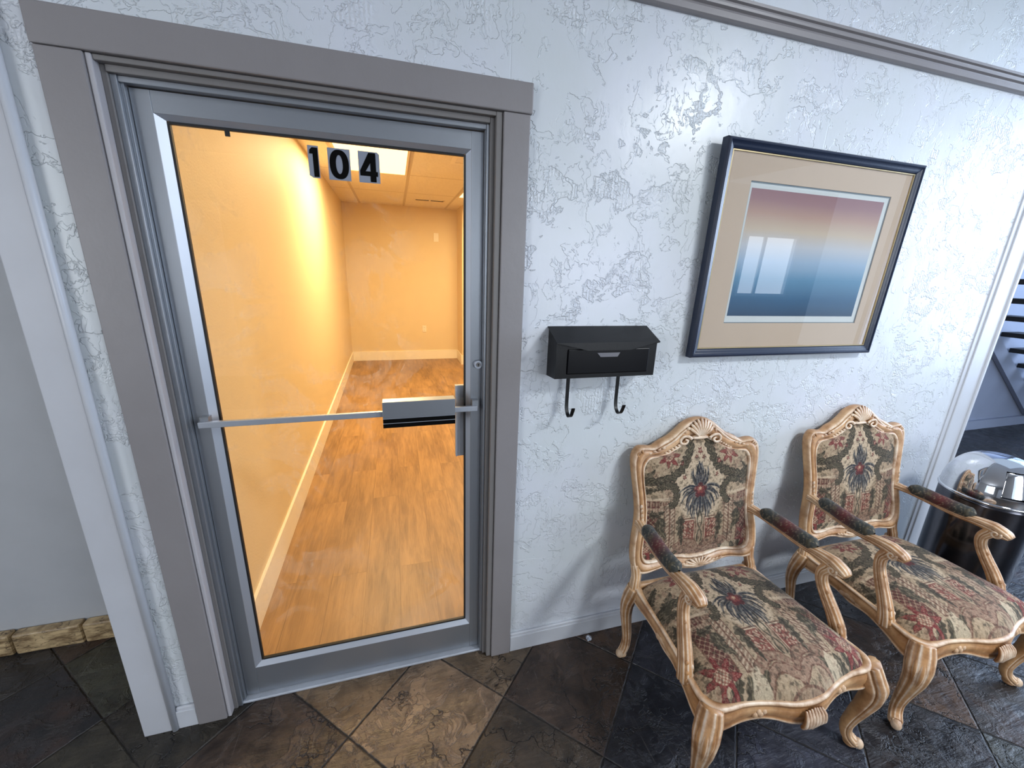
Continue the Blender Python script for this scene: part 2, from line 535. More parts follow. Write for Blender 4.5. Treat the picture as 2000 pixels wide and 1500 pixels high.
M['fabric'] = fabric_mat('tapestry weave')


def print_mat():
    """the print: horizontal colour bands fading into each other"""
    m, nt, N, L, b = new_mat('graded colour print')
    tc = node(nt, 'ShaderNodeTexCoord')
    sp = node(nt, 'ShaderNodeSeparateXYZ')
    L.new(tc.outputs['Object'], sp.inputs[0])
    n = noise(nt, tc.outputs['Object'], 3, 2).outputs[0]
    v = mathn(nt, 'ADD', mapr(nt, sp.outputs[2], -0.227, 0.245, 0, 1, False), mathn(nt, 'MULTIPLY', mathn(nt, 'SUBTRACT', n, 0.5), 0.06))
    cr = node(nt, 'ShaderNodeValToRGB')
    stops = [(0.0, (30, 62, 92)), (0.15, (44, 92, 128)), (0.32, (92, 140, 172)), (0.46, (160, 182, 205)),
             (0.58, (198, 198, 202)), (0.70, (208, 186, 162)), (0.82, (188, 150, 132)), (0.92, (160, 118, 118)), (1.0, (148, 104, 108))]
    e = cr.color_ramp.elements
    while len(e) < len(stops):
        e.new(0.5)
    for i, (p, c) in enumerate(stops):
        e[i].position = p
        e[i].color = (*s2l(c), 1)
    L.new(v, cr.inputs[0])
    L.new(cr.outputs[0], b.inputs['Base Color'])
    b.inputs['Roughness'].default_value = 0.6
    return m


M['print'] = print_mat()
M['mat_board'] = paint('peach mat board', (212, 188, 166), 0.8, 0.1, 200, 0.2, 0, 0.03)
M['mat_bevel'] = paint('grey inner mat', (120, 132, 138), 0.7, 0.0)
M['paper'] = paint('white print paper', (222, 224, 222), 0.8, 0.0)


def steel_mat():
    m, nt, N, L, b = new_mat('mirror polished steel')
    tc = node(nt, 'ShaderNodeTexCoord')
    n = noise(nt, tc.outputs['Object'], 9, 2).outputs[0]
    b.inputs['Base Color'].default_value = (0.70, 0.71, 0.74, 1)
    b.inputs['Metallic'].default_value = 1
    L.new(mapr(nt, n, 0.3, 0.7, 0.02, 0.08), b.inputs['Roughness'])
    L.new(bump(nt, noise(nt, tc.outputs['Object'], 7, 2).outputs[0], 0.15, 0.006), b.inputs['Normal'])
    return m


M['steel'] = steel_mat()
m_, nt_, N_, L_, b_ = new_mat('dark tinted steel body')
b_.inputs['Base Color'].default_value = (0.10, 0.10, 0.115, 1)
b_.inputs['Metallic'].default_value = 1
tcx = node(nt_, 'ShaderNodeTexCoord')
L_.new(mapr(nt_, noise(nt_, tcx.outputs['Object'], 5, 3).outputs[0], 0.3, 0.7, 0.12, 0.2), b_.inputs['Roughness'])
M['steel_dark'] = m_


# ------------------------------------------------------------------ object helpers
def link_mesh(name, verts, faces, mat, parent=None, smooth=False, uvs=None):
    me = bpy.data.meshes.new(name)
    me.from_pydata([tuple(v) for v in verts], [], faces)
    me.update()
    if smooth:
        me.polygons.foreach_set('use_smooth', [True] * len(me.polygons))
    if mat is not None:
        for mm in (mat if isinstance(mat, (list, tuple)) else [mat]):
            me.materials.append(mm)
    o = bpy.data.objects.new(name, me)
    COL.objects.link(o)
    if parent is not None:
        o.parent = parent
    return o


def bm_obj(name, bm, mat, parent=None, smooth=False):
    bmesh.ops.recalc_face_normals(bm, faces=bm.faces)
    me = bpy.data.meshes.new(name)
    bm.to_mesh(me)
    bm.free()
    if smooth:
        me.polygons.foreach_set('use_smooth', [True] * len(me.polygons))
    me.materials.append(mat)
    o = bpy.data.objects.new(name, me)
    COL.objects.link(o)
    if parent is not None:
        o.parent = parent
    return o


def add_box(bm, x0, x1, y0, y1, z0, z1, bev=0.0, seg=2, mtx=None):
    t = bmesh.new()
    vs = [t.verts.new(p) for p in ((x0, y0, z0), (x1, y0, z0), (x1, y1, z0), (x0, y1, z0), (x0, y0, z1), (x1, y0, z1), (x1, y1, z1), (x0, y1, z1))]
    for f in ((0, 3, 2, 1), (4, 5, 6, 7), (0, 1, 5, 4), (1, 2, 6, 5), (2, 3, 7, 6), (3, 0, 4, 7)):
        t.faces.new([vs[i] for i in f])
    if bev > 0:
        bmesh.ops.bevel(t, geom=t.edges[:], offset=bev, segments=seg, affect='EDGES', profile=0.5)
    if mtx is not None:
        bmesh.ops.transform(t, matrix=mtx, verts=t.verts)
    me = bpy.data.meshes.new('tmp')
    t.to_mesh(me)
    t.free()
    bm.from_mesh(me)
    bpy.data.meshes.remove(me)


def boxes(name, lst, mat, parent=None, bev=0.0, seg=2):
    bm = bmesh.new()
    for b in lst:
        add_box(bm, *b, bev=bev, seg=seg)
    return bm_obj(name, bm, mat, parent)


def tag(o, label, cat, group=None):
    o['label'] = label
    o['category'] = cat
    if group:
        o['group'] = group
    return o


def struct(o):
    o['kind'] = 'structure'
    return o


def empty(name, loc=(0, 0, 0), rotz=0.0):
    o = bpy.data.objects.new(name, None)
    o.empty_display_size = 0.1
    COL.objects.link(o)
    o.location = loc
    o.rotation_euler = (0, 0, rotz)
    return o


def catmull(pts, n=8, closed=False):
    P = [np.array(p, float) for p in pts]
    out = []
    m = len(P)
    rng = range(m if closed else m - 1)
    for i in rng:
        if closed:
            p0, p1, p2, p3 = P[(i - 1) % m], P[i], P[(i + 1) % m], P[(i + 2) % m]
        else:
            p1, p2 = P[i], P[i + 1]
            p0 = P[i - 1] if i > 0 else 2 * p1 - p2
            p3 = P[i + 2] if i + 2 < m else 2 * p2 - p1
        for k in range(n):
            t = k / n
            out.append(0.5 * ((2 * p1) + (-p0 + p2) * t + (2 * p0 - 5 * p1 + 4 * p2 - p3) * t * t + (-p0 + 3 * p1 - 3 * p2 + p3) * t ** 3))
    if not closed:
        out.append(P[-1])
    return np.array(out)


def profile_round(n=12):
    return [(math.cos(2 * PI * k / n), math.sin(2 * PI * k / n), 0.0) for k in range(n)]


def profile_mould(n=36, ex=2.8, grooves=((0.0, 0.10, 0.16), (PI * 0.30, 0.13, 0.13), (PI * 0.70, 0.13, 0.13), (PI, 0.10, 0.16))):
    """superellipse with carved grooves; wash value marks the pickled ridges"""
    out = []
    for k in range(n):
        th = 2 * PI * k / n
        c, s = math.cos(th), math.sin(th)
        r = (abs(c) ** ex + abs(s) ** ex) ** (-1 / ex)
        g = 0
        wv = 0
        for (a, wd, dp) in grooves:
            d = abs((th - a + PI) % (2 * PI) - PI)
            g += dp * math.exp(-(d / wd) ** 2)
            wv += -1.0 * math.exp(-(d / (wd * 0.9)) ** 2) + 1.1 * math.exp(-((d - wd * 2.1) / (wd * 0.8)) ** 2)
        out.append((c * r * (1 - g), s * r * (1 - g), wv))
    return out


def sweep(path, w, h, ref, prof, closed=False, caps=True):
    """returns verts, faces, wash. ref: vector or list of vectors giving the 'b' direction"""
    path = np.array(path, float)
    n = len(path)
    m = len(prof)
    w = np.full(n, w, float) if np.isscalar(w) else np.interp(np.linspace(0, 1, n), np.linspace(0, 1, len(w)), w)
    h = np.full(n, h, float) if np.isscalar(h) else np.interp(np.linspace(0, 1, n), np.linspace(0, 1, len(h)), h)
    if closed:
        T = np.roll(path, -1, 0) - np.roll(path, 1, 0)
    else:
        T = np.gradient(path, axis=0)
    T /= np.linalg.norm(T, axis=1)[:, None] + 1e-12
    ref = np.array(ref, float)
    if ref.ndim == 1:
        ref = np.repeat(ref[None], n, 0)
    else:
        t0 = np.linspace(0, 1, len(ref))
        ref = np.stack([np.interp(np.linspace(0, 1, n), t0, ref[:, k]) for k in range(3)], 1)
    S = np.cross(T, ref)
    S /= np.linalg.norm(S, axis=1)[:, None] + 1e-12
    Nn = np.cross(S, T)
    pa = np.array(prof)
    V = (path[:, None, :] + S[:, None, :] * (pa[None, :, 0:1] * w[:, None, None]) + Nn[:, None, :] * (pa[None, :, 1:2] * h[:, None, None])).reshape(-1, 3)
    W = list(np.tile(pa[:, 2], n))
    F = []
    rng = n if closed else n - 1
    for i in range(rng):
        j = (i + 1) % n
        for k in range(m):
            l = (k + 1) % m
            F.append((i * m + k, i * m + l, j * m + l, j * m + k))
    if caps and not closed:
        F.append(tuple(range(m))[::-1])
        F.append(tuple((n - 1) * m + k for k in range(m)))
    return V, F, W


class Acc:
    """collects sweeps etc. into one smooth mesh with a wash attribute"""
    def __init__(s):
        s.V, s.F, s.W = [], [], []

    def add(s, vfw):
        V, F, W = vfw
        o = len(s.V)
        s.V += [tuple(v) for v in V]
        s.F += [tuple(i + o for i in f) for f in F]
        s.W += list(W)
        return s

    def build(s, name, mat, parent=None):
        o = link_mesh(name, s.V, s.F, mat, parent, True)
        a = o.data.attributes.new('wash', 'FLOAT', 'POINT')
        a.data.foreach_set('value', np.array(s.W, dtype=np.float32))
        bm = bmesh.new()
        bm.from_mesh(o.data)
        bmesh.ops.recalc_face_normals(bm, faces=bm.faces)
        bm.to_mesh(o.data)
        bm.free()
        return o


def ellipsoid(c, r, wash=0.6, n=10, rot=None):
    V, F = [], []
    for i in range(n + 1):
        ph = PI * i / n
        for k in range(2 * n):
            th = PI * k / n
            p = Vector((r[0] * math.sin(ph) * math.cos(th), r[1] * math.sin(ph) * math.sin(th), r[2] * math.cos(ph)))
            if rot is not None:
                p = rot @ p
            V.append((c[0] + p.x, c[1] + p.y, c[2] + p.z))
    for i in range(n):
        for k in range(2 * n):
            l = (k + 1) % (2 * n)
            F.append((i * 2 * n + k, i * 2 * n + l, (i + 1) * 2 * n + l, (i + 1) * 2 * n + k))
    return V, F, [wash] * len(V)


# ------------------------------------------------------------------ setting : lobby floor of slate tiles laid on the diagonal
def floor_tiles():
    V, F, UV, COLR, OFF = [], [], [], [], []
    t = 0.412
    s0, d0 = -0.307, -0.024
    pal = [(58, 50, 46), (46, 44, 44), (66, 52, 44), (40, 40, 42), (52, 54, 50), (72, 58, 48), (44, 42, 46), (60, 56, 50), (38, 38, 42)]
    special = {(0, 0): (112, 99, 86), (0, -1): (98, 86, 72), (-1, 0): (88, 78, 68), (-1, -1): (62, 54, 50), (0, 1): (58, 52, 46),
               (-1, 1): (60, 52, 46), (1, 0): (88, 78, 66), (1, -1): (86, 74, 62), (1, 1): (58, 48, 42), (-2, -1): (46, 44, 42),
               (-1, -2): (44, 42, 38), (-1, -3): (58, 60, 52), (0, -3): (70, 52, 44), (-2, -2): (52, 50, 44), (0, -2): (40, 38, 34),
               (0, 2): (40, 42, 50), (1, 2): (40, 43, 52), (-1, 2): (42, 42, 48), (2, 2): (42, 44, 54), (1, 3): (46, 50, 64), (0, 3): (52, 58, 72),  # bluish tones: window reflection put into the tile colours
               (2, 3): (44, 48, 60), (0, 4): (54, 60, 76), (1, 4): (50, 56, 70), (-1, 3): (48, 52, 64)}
    rng = random.Random(3)
    for i in range(-16, 34):
        for j in range(-16, 26):
            s, d = s0 + i * t, d0 + j * t
            cs, cd = s + t / 2, d + t / 2
            cx, cy = (cs + cd) / math.sqrt(2), (cs - cd) / math.sqrt(2)
            if not (-4.3 < cx < 8.6 and -5.5 < cy < 1.75):
                continue
            b = len(V)
            for (a, c) in ((s, d), (s, d + t), (s + t, d + t), (s + t, d)):
                V.append(((a + c) / math.sqrt(2), (a - c) / math.sqrt(2), 0))
            F.append((b, b + 1, b + 2, b + 3))
            UV += [(0, 0), (0, 1), (1, 1), (1, 0)]
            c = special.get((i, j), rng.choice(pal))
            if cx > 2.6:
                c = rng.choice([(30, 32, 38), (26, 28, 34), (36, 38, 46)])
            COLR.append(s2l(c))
            OFF.append((rng.uniform(0, 30), rng.uniform(0, 30), rng.uniform(0, 9)))
    V = [(x, min(y, 1.8), z) for x, y, z in V]
    F = [f for f in F]
    o = link_mesh('floor', V, F, M['slate'])
    me = o.data
    # keep upward normals
    if me.polygons[0].normal.z < 0:
        me.flip_normals()
        order = True
    uvl = me.uv_layers.new(name='UVMap')
    for li, lp in enumerate(me.loops):
        uvl.data[li].uv = UV[lp.vertex_index]
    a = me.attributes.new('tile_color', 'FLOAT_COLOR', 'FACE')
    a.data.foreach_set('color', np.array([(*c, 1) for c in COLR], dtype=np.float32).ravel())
    a = me.attributes.new('tile_offset', 'FLOAT_VECTOR', 'FACE')
    a.data.foreach_set('vector', np.array(OFF, dtype=np.float32).ravel())
    struct(o)


floor_tiles()
ZC = 3.0
# plastered wall with the door opening, one mesh
struct(boxes('wall_front', [
    (-0.845, -0.672, 0.0, 0.11, 0, ZC), (-0.672, 0.334, 0.0, 0.11, 2.10, ZC), (0.334, 3.06, 0.0, 0.11, 0, ZC)], M['stucco']))
struct(boxes('wall_passage', [(-4.2, -0.85, 0.53, 0.65, 0, ZC)], M['flat_wall']))
def wall_with_windows(name, horiz, c0, c1, lo, hi, wins):
    """wall slab between c0..c1 (thickness) running lo..hi with openings (a, b, sill, head)"""
    L = []
    cur = lo
    for (a0, a1, z0, z1) in wins:
        L.append((cur, a0, 0, ZC))
        L.append((a0, a1, 0, z0))
        L.append((a0, a1, z1, ZC))
        cur = a1
    L.append((cur, hi, 0, ZC))
    bl = [((a0, a1, c0, c1, z0, z1) if horiz else (c0, c1, a0, a1, z0, z1)) for a0, a1, z0, z1 in L]
    struct(boxes(name, bl, M['lobby_wall']))


wall_with_windows('wall_rear', True, -5.3, -5.2, -4.2, 8.3, [(1.5, 3.9, 0.7, 2.7), (6.35, 7.6, 1.05, 2.2)])
wall_with_windows('wall_left', False, -4.3, -4.2, -5.3, 0.65, [(-4.2, -1.8, 0.7, 2.7)])
struct(boxes('ceiling', [(-4.3, 3.06, -5.3, 0.53, ZC, ZC + 0.08), (3.06, 5.6, -5.3, -1.0, ZC, ZC + 0.08)], M['ceiling']))
wn = 0  # first and third windows are unseen, added as fill light
for (x0, x1, z0, z1, rear, mt_) in ((1.5, 3.9, 0.7, 2.7, True, 'fill_pane'), (6.35, 7.6, 1.05, 2.2, True, 'bright_pane'), (-4.2, -1.8, 0.7, 2.7, False, 'fill_pane')):
    wn += 1
    hw, hh_ = (x1 - x0) / 2, z1 - z0
    wroot = struct(empty('window_%d' % wn, ((x0 + x1) / 2, -5.25, z0) if rear else (-4.25, (x0 + x1) / 2, z0), 0.0 if rear else PI / 2))
    boxes('window_frame', [(-hw, -hw + .05, -0.05, 0.06, 0, hh_), (hw - .05, hw, -0.05, 0.06, 0, hh_), (-hw + .05, hw - .05, -0.05, 0.06, 0, 0.05), (-hw + .05, hw - .05, -0.05, 0.06, hh_ - .05, hh_),
                           (-0.14 - 0.03, -0.14 + 0.03, -0.03, 0.03, 0.05, hh_ - .05)], M['white_trim'], wroot)
    boxes('pane', [(-hw + .05, hw - .05, -0.010, -0.005, 0.05, hh_ - .05)] if rear else [(-hw + .05, hw - .05, 0.005, 0.010, 0.05, hh_ - .05)], M[mt_], wroot)
# pale door in the rear wall
dr = struct(empty('door_2', (-2.8, -5.2, 0.0)))
boxes('door_leaf', [(-0.5, 0.5, 0.0, 0.035, 0.01, 2.32)], M['pale_door'], dr, 0.003)
boxes('door_frame', [(-0.58, -0.5, 0.0, 0.05, 0, 2.40), (0.5, 0.58, 0.0, 0.05, 0, 2.40), (-0.5, 0.5, 0.0, 0.05, 2.32, 2.40), (-0.5, 0.5, 0.035, 0.045, 0.86, 0.90)], M['pale_door'], dr)

# smooth flat board that ends the wall on the left, with its bead
bm = bmesh.new()
add_box(bm, -0.932, -0.846, -0.018, 0.13, 0, ZC, 0.003)
struct(bm_obj('trim_1', bm, M['post']))
a = Acc()
a.add(sweep([(-0.838, -0.012, 0), (-0.838, -0.012, ZC)], 0.011, 0.013, (0, 1, 0), profile_round(14)))
struct(a.build('trim_2', M['white_trim']))
# flat glossy strip that ends the wall on the right
bm = bmesh.new()
add_box(bm, 2.955, 3.075, -0.012, 0.125, 0, ZC, 0.004)
add_box(bm, 2.925, 2.957, -0.006, 0.05, 0, ZC, 0.003)
add_box(bm, 3.066, 3.094, -0.02, 0.14, 0, ZC, 0.008, 3)
struct(bm_obj('trim_3', bm, M['white_trim']))
# picture moulding along the wall
rail_prof = [(0.0, 2.458), (-0.012, 2.458), (-0.020, 2.462), (-0.021, 2.478), (-0.014, 2.481), (-0.017, 2.486), (-0.026, 2.490), (-0.027, 2.497),
             (-0.020, 2.500), (-0.022, 2.505), (-0.030, 2.508), (-0.031, 2.516), (-0.022, 2.522), (-0.008, 2.526), (0.0, 2.526)]
V = [(x, y, z) for x in (-0.845, 2.925) for (y, z) in rail_prof]
n = len(rail_prof)
F = [(k, k + 1, n + k + 1, n + k) for k in range(n - 1)] + [tuple(range(n))[::-1], tuple(range(n, 2 * n))]
struct(link_mesh('trim_4', V, F, M['casing']))
# baseboards
bm = bmesh.new()
add_box(bm, 0.425, 2.925, -0.016, 0.0, 0, 0.078, 0.002)
add_box(bm, 0.425, 2.925, -0.012, 0.0, 0.074, 0.092, 0.004, 3)
struct(bm_obj('baseboard_front', bm, M['white_trim']))
bm = bmesh.new()
add_box(bm, -0.828, -0.766, -0.016, 0.0, 0, 0.078, 0.002)
add_box(bm, -0.828, -0.766, -0.012, 0.0, 0.074, 0.092, 0.005, 3)
struct(bm_obj('baseboard_left', bm, M['white_trim']))
bm = bmesh.new()
for (x0, x1, zz) in ((-2.4, -2.05, .098), (-2.04, -1.63, 0.102), (-1.622, -1.39, 0.10), (-1.383, -1.0, 0.098)):
    add_box(bm, x0, x1, 0.487, 0.53, 0, zz, 0.008, 2)
struct(bm_obj('baseboard_passage', bm, M['stone_base']))

# stair hall beyond the right end
struct(boxes('wall_stair', [(3.3, 8.3, 1.45, 1.6, 0, 5.0)], M['stair_wall']))
struct(boxes('baseboard_stair', [(3.3, 8.1, 1.42, 1.45, 0, 0.11)], M['stair_wall']))
st = tag(empty('staircase', (6.2, 0.9, 0)), 'open stair with near black treads beyond the right end of the plaster wall', 'staircase')
for k in range(9):
    z = 1.12 + 0.185 * (k - 4)
    x = 6.42 - 0.255 * (k - 4)
    boxes('tread', [(x - 6.2, x - 6.2 + 0.30, -0.62, 0.52, z, z + 0.05)], M['tread'], st, 0.006)
V = []
for (x, z) in ((7.65, 0.0), (7.95, 0.0), (4.98, 2.12), (4.80, 2.12)):
    V += [(x - 6.2, 0.50, z), (x - 6.2, 0.545, z)]
F = [(0, 2, 4, 6), (7, 5, 3, 1), (0, 1, 3, 2), (2, 3, 5, 4), (4, 5, 7, 6), (6, 7, 1, 0)]
link_mesh('stringer', V, F, M['stair_wall'], st)
# tall glazing at the far right end of the hall
wroot = struct(empty('window_4', (8.15, -1.3, 0.2)))
boxes('pane', [(0.02, 0.03, -2.7, 2.7, 0, 4.6)], M['atrium_pane'], wroot)
boxes('window_frame', [(-0.04, 0.04, y, y + 0.07, 0, 4.6) for y in (-2.7, -1.35, 0, 1.3, 2.63)] + [(-0.04, 0.04, -2.7, 2.7, z, z + 0.07) for z in (0, 3.9, 4.6)], M['alu'], wroot)

# lobby ceiling lamp
lamp = tag(empty('ceiling_light', (2.45, -2.0, 2.955)), 'square lit lobby ceiling panel behind the viewer', 'ceiling light')
boxes('frame', [(-0.32, 0.32, -0.32, -0.29, 0.0, 0.045), (-0.32, 0.32, 0.29, 0.32, 0.0, 0.045), (-0.32, -0.29, -0.29, 0.29, 0.0, 0.045), (0.29, 0.32, -0.29, 0.29, 0.0, 0.045)], M['white_trim'], lamp)
boxes('diffuser', [(-0.29, 0.29, -0.29, 0.29, 0.015, 0.03)], M['lobby_lamp'], lamp)

# ------------------------------------------------------------------ office behind the glass door
V = [(-0.672, 0.0475, 0.001), (3.0, 0.0475, 0.001), (3.0, 6.16, 0.001), (-0.775, 6.16, 0.001)]
struct(link_mesh('floor_office', [(x, y, z) for z in (-0.03, 0.002) for x, y, _ in V], [(3, 2, 1, 0), (4, 5, 6, 7), (0, 1, 5, 4), (1, 2, 6, 5), (2, 3, 7, 6), (3, 0, 4, 7)], M['plank']))
OZ = 2.625


def slab(name, pts, z0, z1, mat):
    n = len(pts)
    V = [(x, y, z0) for x, y in pts] + [(x, y, z1) for x, y in pts]
    F = [tuple(range(n))[::-1], tuple(range(n, 2 * n))] + [(k, (k + 1) % n, n + (k + 1) % n, n + k) for k in range(n)]
    o = link_mesh(name, V, F, mat)
    bm = bmesh.new()
    bm.from_mesh(o.data)
    bmesh.ops.recalc_face_normals(bm, faces=bm.faces)
    bm.to_mesh(o.data)
    bm.free()
    return struct(o)


slab('wall_office_left', [(-0.684, 0.11), (-0.768, 6.16), (-0.84, 6.16), (-0.80, 0.11)], 0, OZ, M['office_wall'])
slab('wall_office_rear', [(-0.768, 6.14), (1.105, 6.14), (1.105, 6.25), (-0.768, 6.25)], 0, OZ, M['office_wall'])
slab('wall_office_alcove', [(1.10, 5.60), (3.0, 5.60), (3.0, 5.72), (1.21, 5.72), (1.21, 6.14), (1.10, 6.14)], 0, OZ, M['office_wall'])
slab('wall_office_right', [(3.0, 0.11), (3.1, 0.11), (3.1, 5.72), (3.0, 5.72)], 0, OZ, M['office_wall'])
slab('ceiling_office', [(-0.80, 0.11), (3.1, 0.11), (3.1, 6.25), (-0.84, 6.25)], OZ, OZ + 0.05, M['ceil_tile'])
slab('baseboard_office_left', [(-0.684, 0.11), (-0.669, 0.11), (-0.753, 6.14), (-0.768, 6.14)], 0, 0.165, M['office_trim'])
slab('baseboard_office_rear', [(-0.753, 6.125), (1.10, 6.125), (1.10, 6.14), (-0.753, 6.14)], 0, 0.165, M['office_trim'])
slab('baseboard_office_alcove', [(1.085, 5.585), (3.0, 5.585), (3.0, 5.60), (1.10, 5.60), (1.10, 6.125), (1.085, 6.125)], 0, 0.165, M['office_trim'])

for k, (cx, cy, lb) in enumerate(((-0.1415, 3.11, 'lit ceiling panel right behind the number 104'),
                                  (1.238, 4.27, 'lit ceiling panel mostly hidden by the right door stile'),
                                  (0.9, 1.0, 'lit ceiling panel just inside the glass door'))):
    t = tag(empty('office_ceiling_light', (cx, cy, OZ - 0.012)), lb, 'ceiling light')
    w, l = 0.325, 0.57
    boxes('frame', [(-w, w, -l, -l + .02, 0, 0.012), (-w, w, l - .02, l, 0, 0.012), (-w, -w + .02, -l + .02, l - .02, 0, 0.012), (w - .02, w, -l + .02, l - .02, 0, 0.012)], M['plate'], t)
    boxes('diffuser', [(-w + .02, w - .02, -l + .02, l - .02, 0.004, 0.010)], M['troffer'], t)

v = tag(empty('ceiling_vent', (0.565, 5.34, OZ - 0.006)), 'slim dark slot vent in the ceiling near the far wall', 'vent')
boxes('frame', [(-0.23, 0.23, -0.055, 0.055, 0, 0.006)], M['ceil_tile'], v)
boxes('slot', [(-0.205, -0.01, -0.025, 0.025, -0.003, 0.0)], M['dark'], v)
boxes('slot', [(0.02, 0.205, -0.025, 0.025, -0.003, 0.0)], M['dark'], v)
v = tag(empty('ceiling_vent', (0.86, 2.68, OZ - 0.01)), 'square beige air diffuser cut off by the top right corner of the door glass', 'vent')
boxes('frame', [(-0.29, 0.29, -0.29, 0.29, 0.004, 0.01)], M['plate'], v)
boxes('louvre', [(-0.25 + .05 * k, 0.25 - .05 * k, -0.25 + .05 * k, 0.25 - .05 * k, 0.002 - 0.003 * k, 0.006 - .003 * k) for k in range(4)], M['ceil_tile'], v)

t = tag(empty('wall_outlet', (0.492, 6.14, 0.565)), 'small duplex outlet low on the far office wall', 'outlet')
boxes('plate', [(-0.036, 0.036, -0.007, 0.0, -0.06, 0.06)], M['plate'], t, 0.003)
for z in (-0.022, 0.022):
    s = boxes('socket', [(-0.017, 0.017, -0.010, -0.007, z - 0.015, z + 0.015)], M['office_trim'], t, 0.002)
    boxes('slot', [(-0.008, -0.005, -0.0108, -0.0098, z - 0.006, z + 0.006), (0.005, 0.008, -0.0108, -0.0098, z - 0.006, z + 0.006)], M['dark'], s)
tag(boxes('blank_wall_plate', [(0.69, 0.775, 6.132, 6.14, 2.08, 2.225)], M['plate'], None, 0.003), 'small pale blank plate high on the far office wall', 'wall plate')

# ------------------------------------------------------------------ door casing, jamb and aluminium frame
bm = bmesh.new()
add_box(bm, -0.765, -0.674, -0.02, 0.0, 0, 2.108, 0.003)
add_box(bm, 0.339, 0.424, -0.02, 0.0, 0, 2.108, 0.003)
add_box(bm, -0.768, 0.430, -0.023, 0.0, 2.109, 2.192, 0.004)
struct(bm_obj('trim_5', bm, M['casing']))
bm = bmesh.new()
add_box(bm, -0.6735, -0.661, -0.014, 0.09, 0, 2.108, 0.003)
struct(bm_obj('trim_6', bm, M['jamb_light']))
bm = bmesh.new()
add_box(bm, -0.661, -0.648, 0.012, 0.09, 0, 2.096, 0.002)
add_box(bm, 0.318, 0.338, -0.012, 0.09, 0, 2.108, 0.003)
add_box(bm, 0.304, 0.318, 0.008, 0.09, 0, 2.096, 0.002)
add_box(bm, -0.661, 0.318, -0.010, 0.09, 2.096, 2.108, 0.002)
add_box(bm, -0.648, 0.304, 0.006, 0.09, 2.080, 2.096, 0.002)
struct(bm_obj('trim_7', bm, M['jamb']))
bm = bmesh.new()
add_box(bm, -0.648, -0.634, 0.018, 0.10, 0, 2.080, 0.0015)
add_box(bm, -0.634, -0.627, 0.030, 0.10, 0, 2.072, 0.001)
add_box(bm, 0.295, 0.304, 0.018, 0.10, 0, 2.080, 0.0015)
add_box(bm, 0.2925, 0.295, 0.030, 0.10, 0, 2.072, 0.0008)
add_box(bm, -0.634, 0.295, 0.022, 0.10, 2.066, 2.080, 0.0015)
struct(bm_obj('trim_8', bm, M['alu']))
bm = bmesh.new()
add_box(bm, -0.648, 0.310, 0.022, 0.11, 0.0, 0.011, 0.004, 3)
struct(bm_obj('trim_9', bm, M['alu_dull']))

# ------------------------------------------------------------------ the glass door
GX0, GX1, GZ0, GZ1 = -0.560, 0.235, 0.158, 1.998
door = struct(empty('door_1', (-0.625, 0.045, 0.014)))
ox, oy, oz = -0.625, 0.045, 0.014


def dbox(name, lst, mat, parent=door, bev=0.0):
    return boxes(name, [(a - ox, b - ox, c - oy, d - oy, e - oz, f - oz) for a, b, c, d, e, f in lst], mat, parent, bev)


SX0, SX1, SZ0, SZ1 = -0.582, 0.252, 0.140, 2.012     # outer line of glazing bead
dbox('stile', [(-0.626, SX0, 0.045, 0.09, 0.014, 2.064)], M['alu'], door, 0.0015)
dbox('stile', [(SX1, 0.2915, 0.045, 0.09, 0.014, 2.064)], M['alu'], door, 0.0015)
dbox('rail', [(SX0, SX1, 0.046, 0.09, SZ1, 2.064)], M['alu'], door, 0.001)
dbox('rail', [(SX0, SX1, 0.046, 0.09, 0.014, SZ0)], M['alu'], door, 0.001)


def bead():
    o = [(SX0, 0.046, SZ0), (SX1, 0.046, SZ0), (SX1, 0.046, SZ1), (SX0, 0.046, SZ1)]
    i = [(GX0 - .002, 0.060, GZ0 - .002), (GX1 + .002, 0.060, GZ0 - .002), (GX1 + .002, 0.060, GZ1 + .002), (GX0 - .002, 0.060, GZ1 + .002)]
    V = [(x - ox, y - oy, z - oz) for x, y, z in o + i]
    bk = [(x - ox, 0.075 - oy, z - oz) for x, y, z in i]
    V += bk
    F = [(k, (k + 1) % 4, 4 + (k + 1) % 4, 4 + k) for k in range(4)] + [(4 + k, 4 + (k + 1) % 4, 8 + (k + 1) % 4, 8 + k) for k in range(4)]
    return link_mesh('glazing_bead', V, F, M['alu_bright'], door)


bead()
g = 0.004
dbox('gasket', [(GX0 - .002, GX0 + g, 0.0605, 0.072, GZ0, GZ1), (GX1 - g, GX1 + .002, 0.0605, 0.072, GZ0, GZ1), (GX0 + g, GX1 - g, 0.0605, 0.072, GZ1 - g, GZ1 + .002), (GX0 + g, GX1 - g, 0.0605, 0.072, GZ0 - .002, GZ0 + g)], M['black_rubber'])
dbox('glass_pane', [(GX0, GX1, 0.064, 0.0700, GZ0, GZ1)], M['door_glass'])
dbox('rubber_nub', [(-0.430, -0.418, 0.060, 0.0635, 1.979, 1.994)], M['black_rubber'])


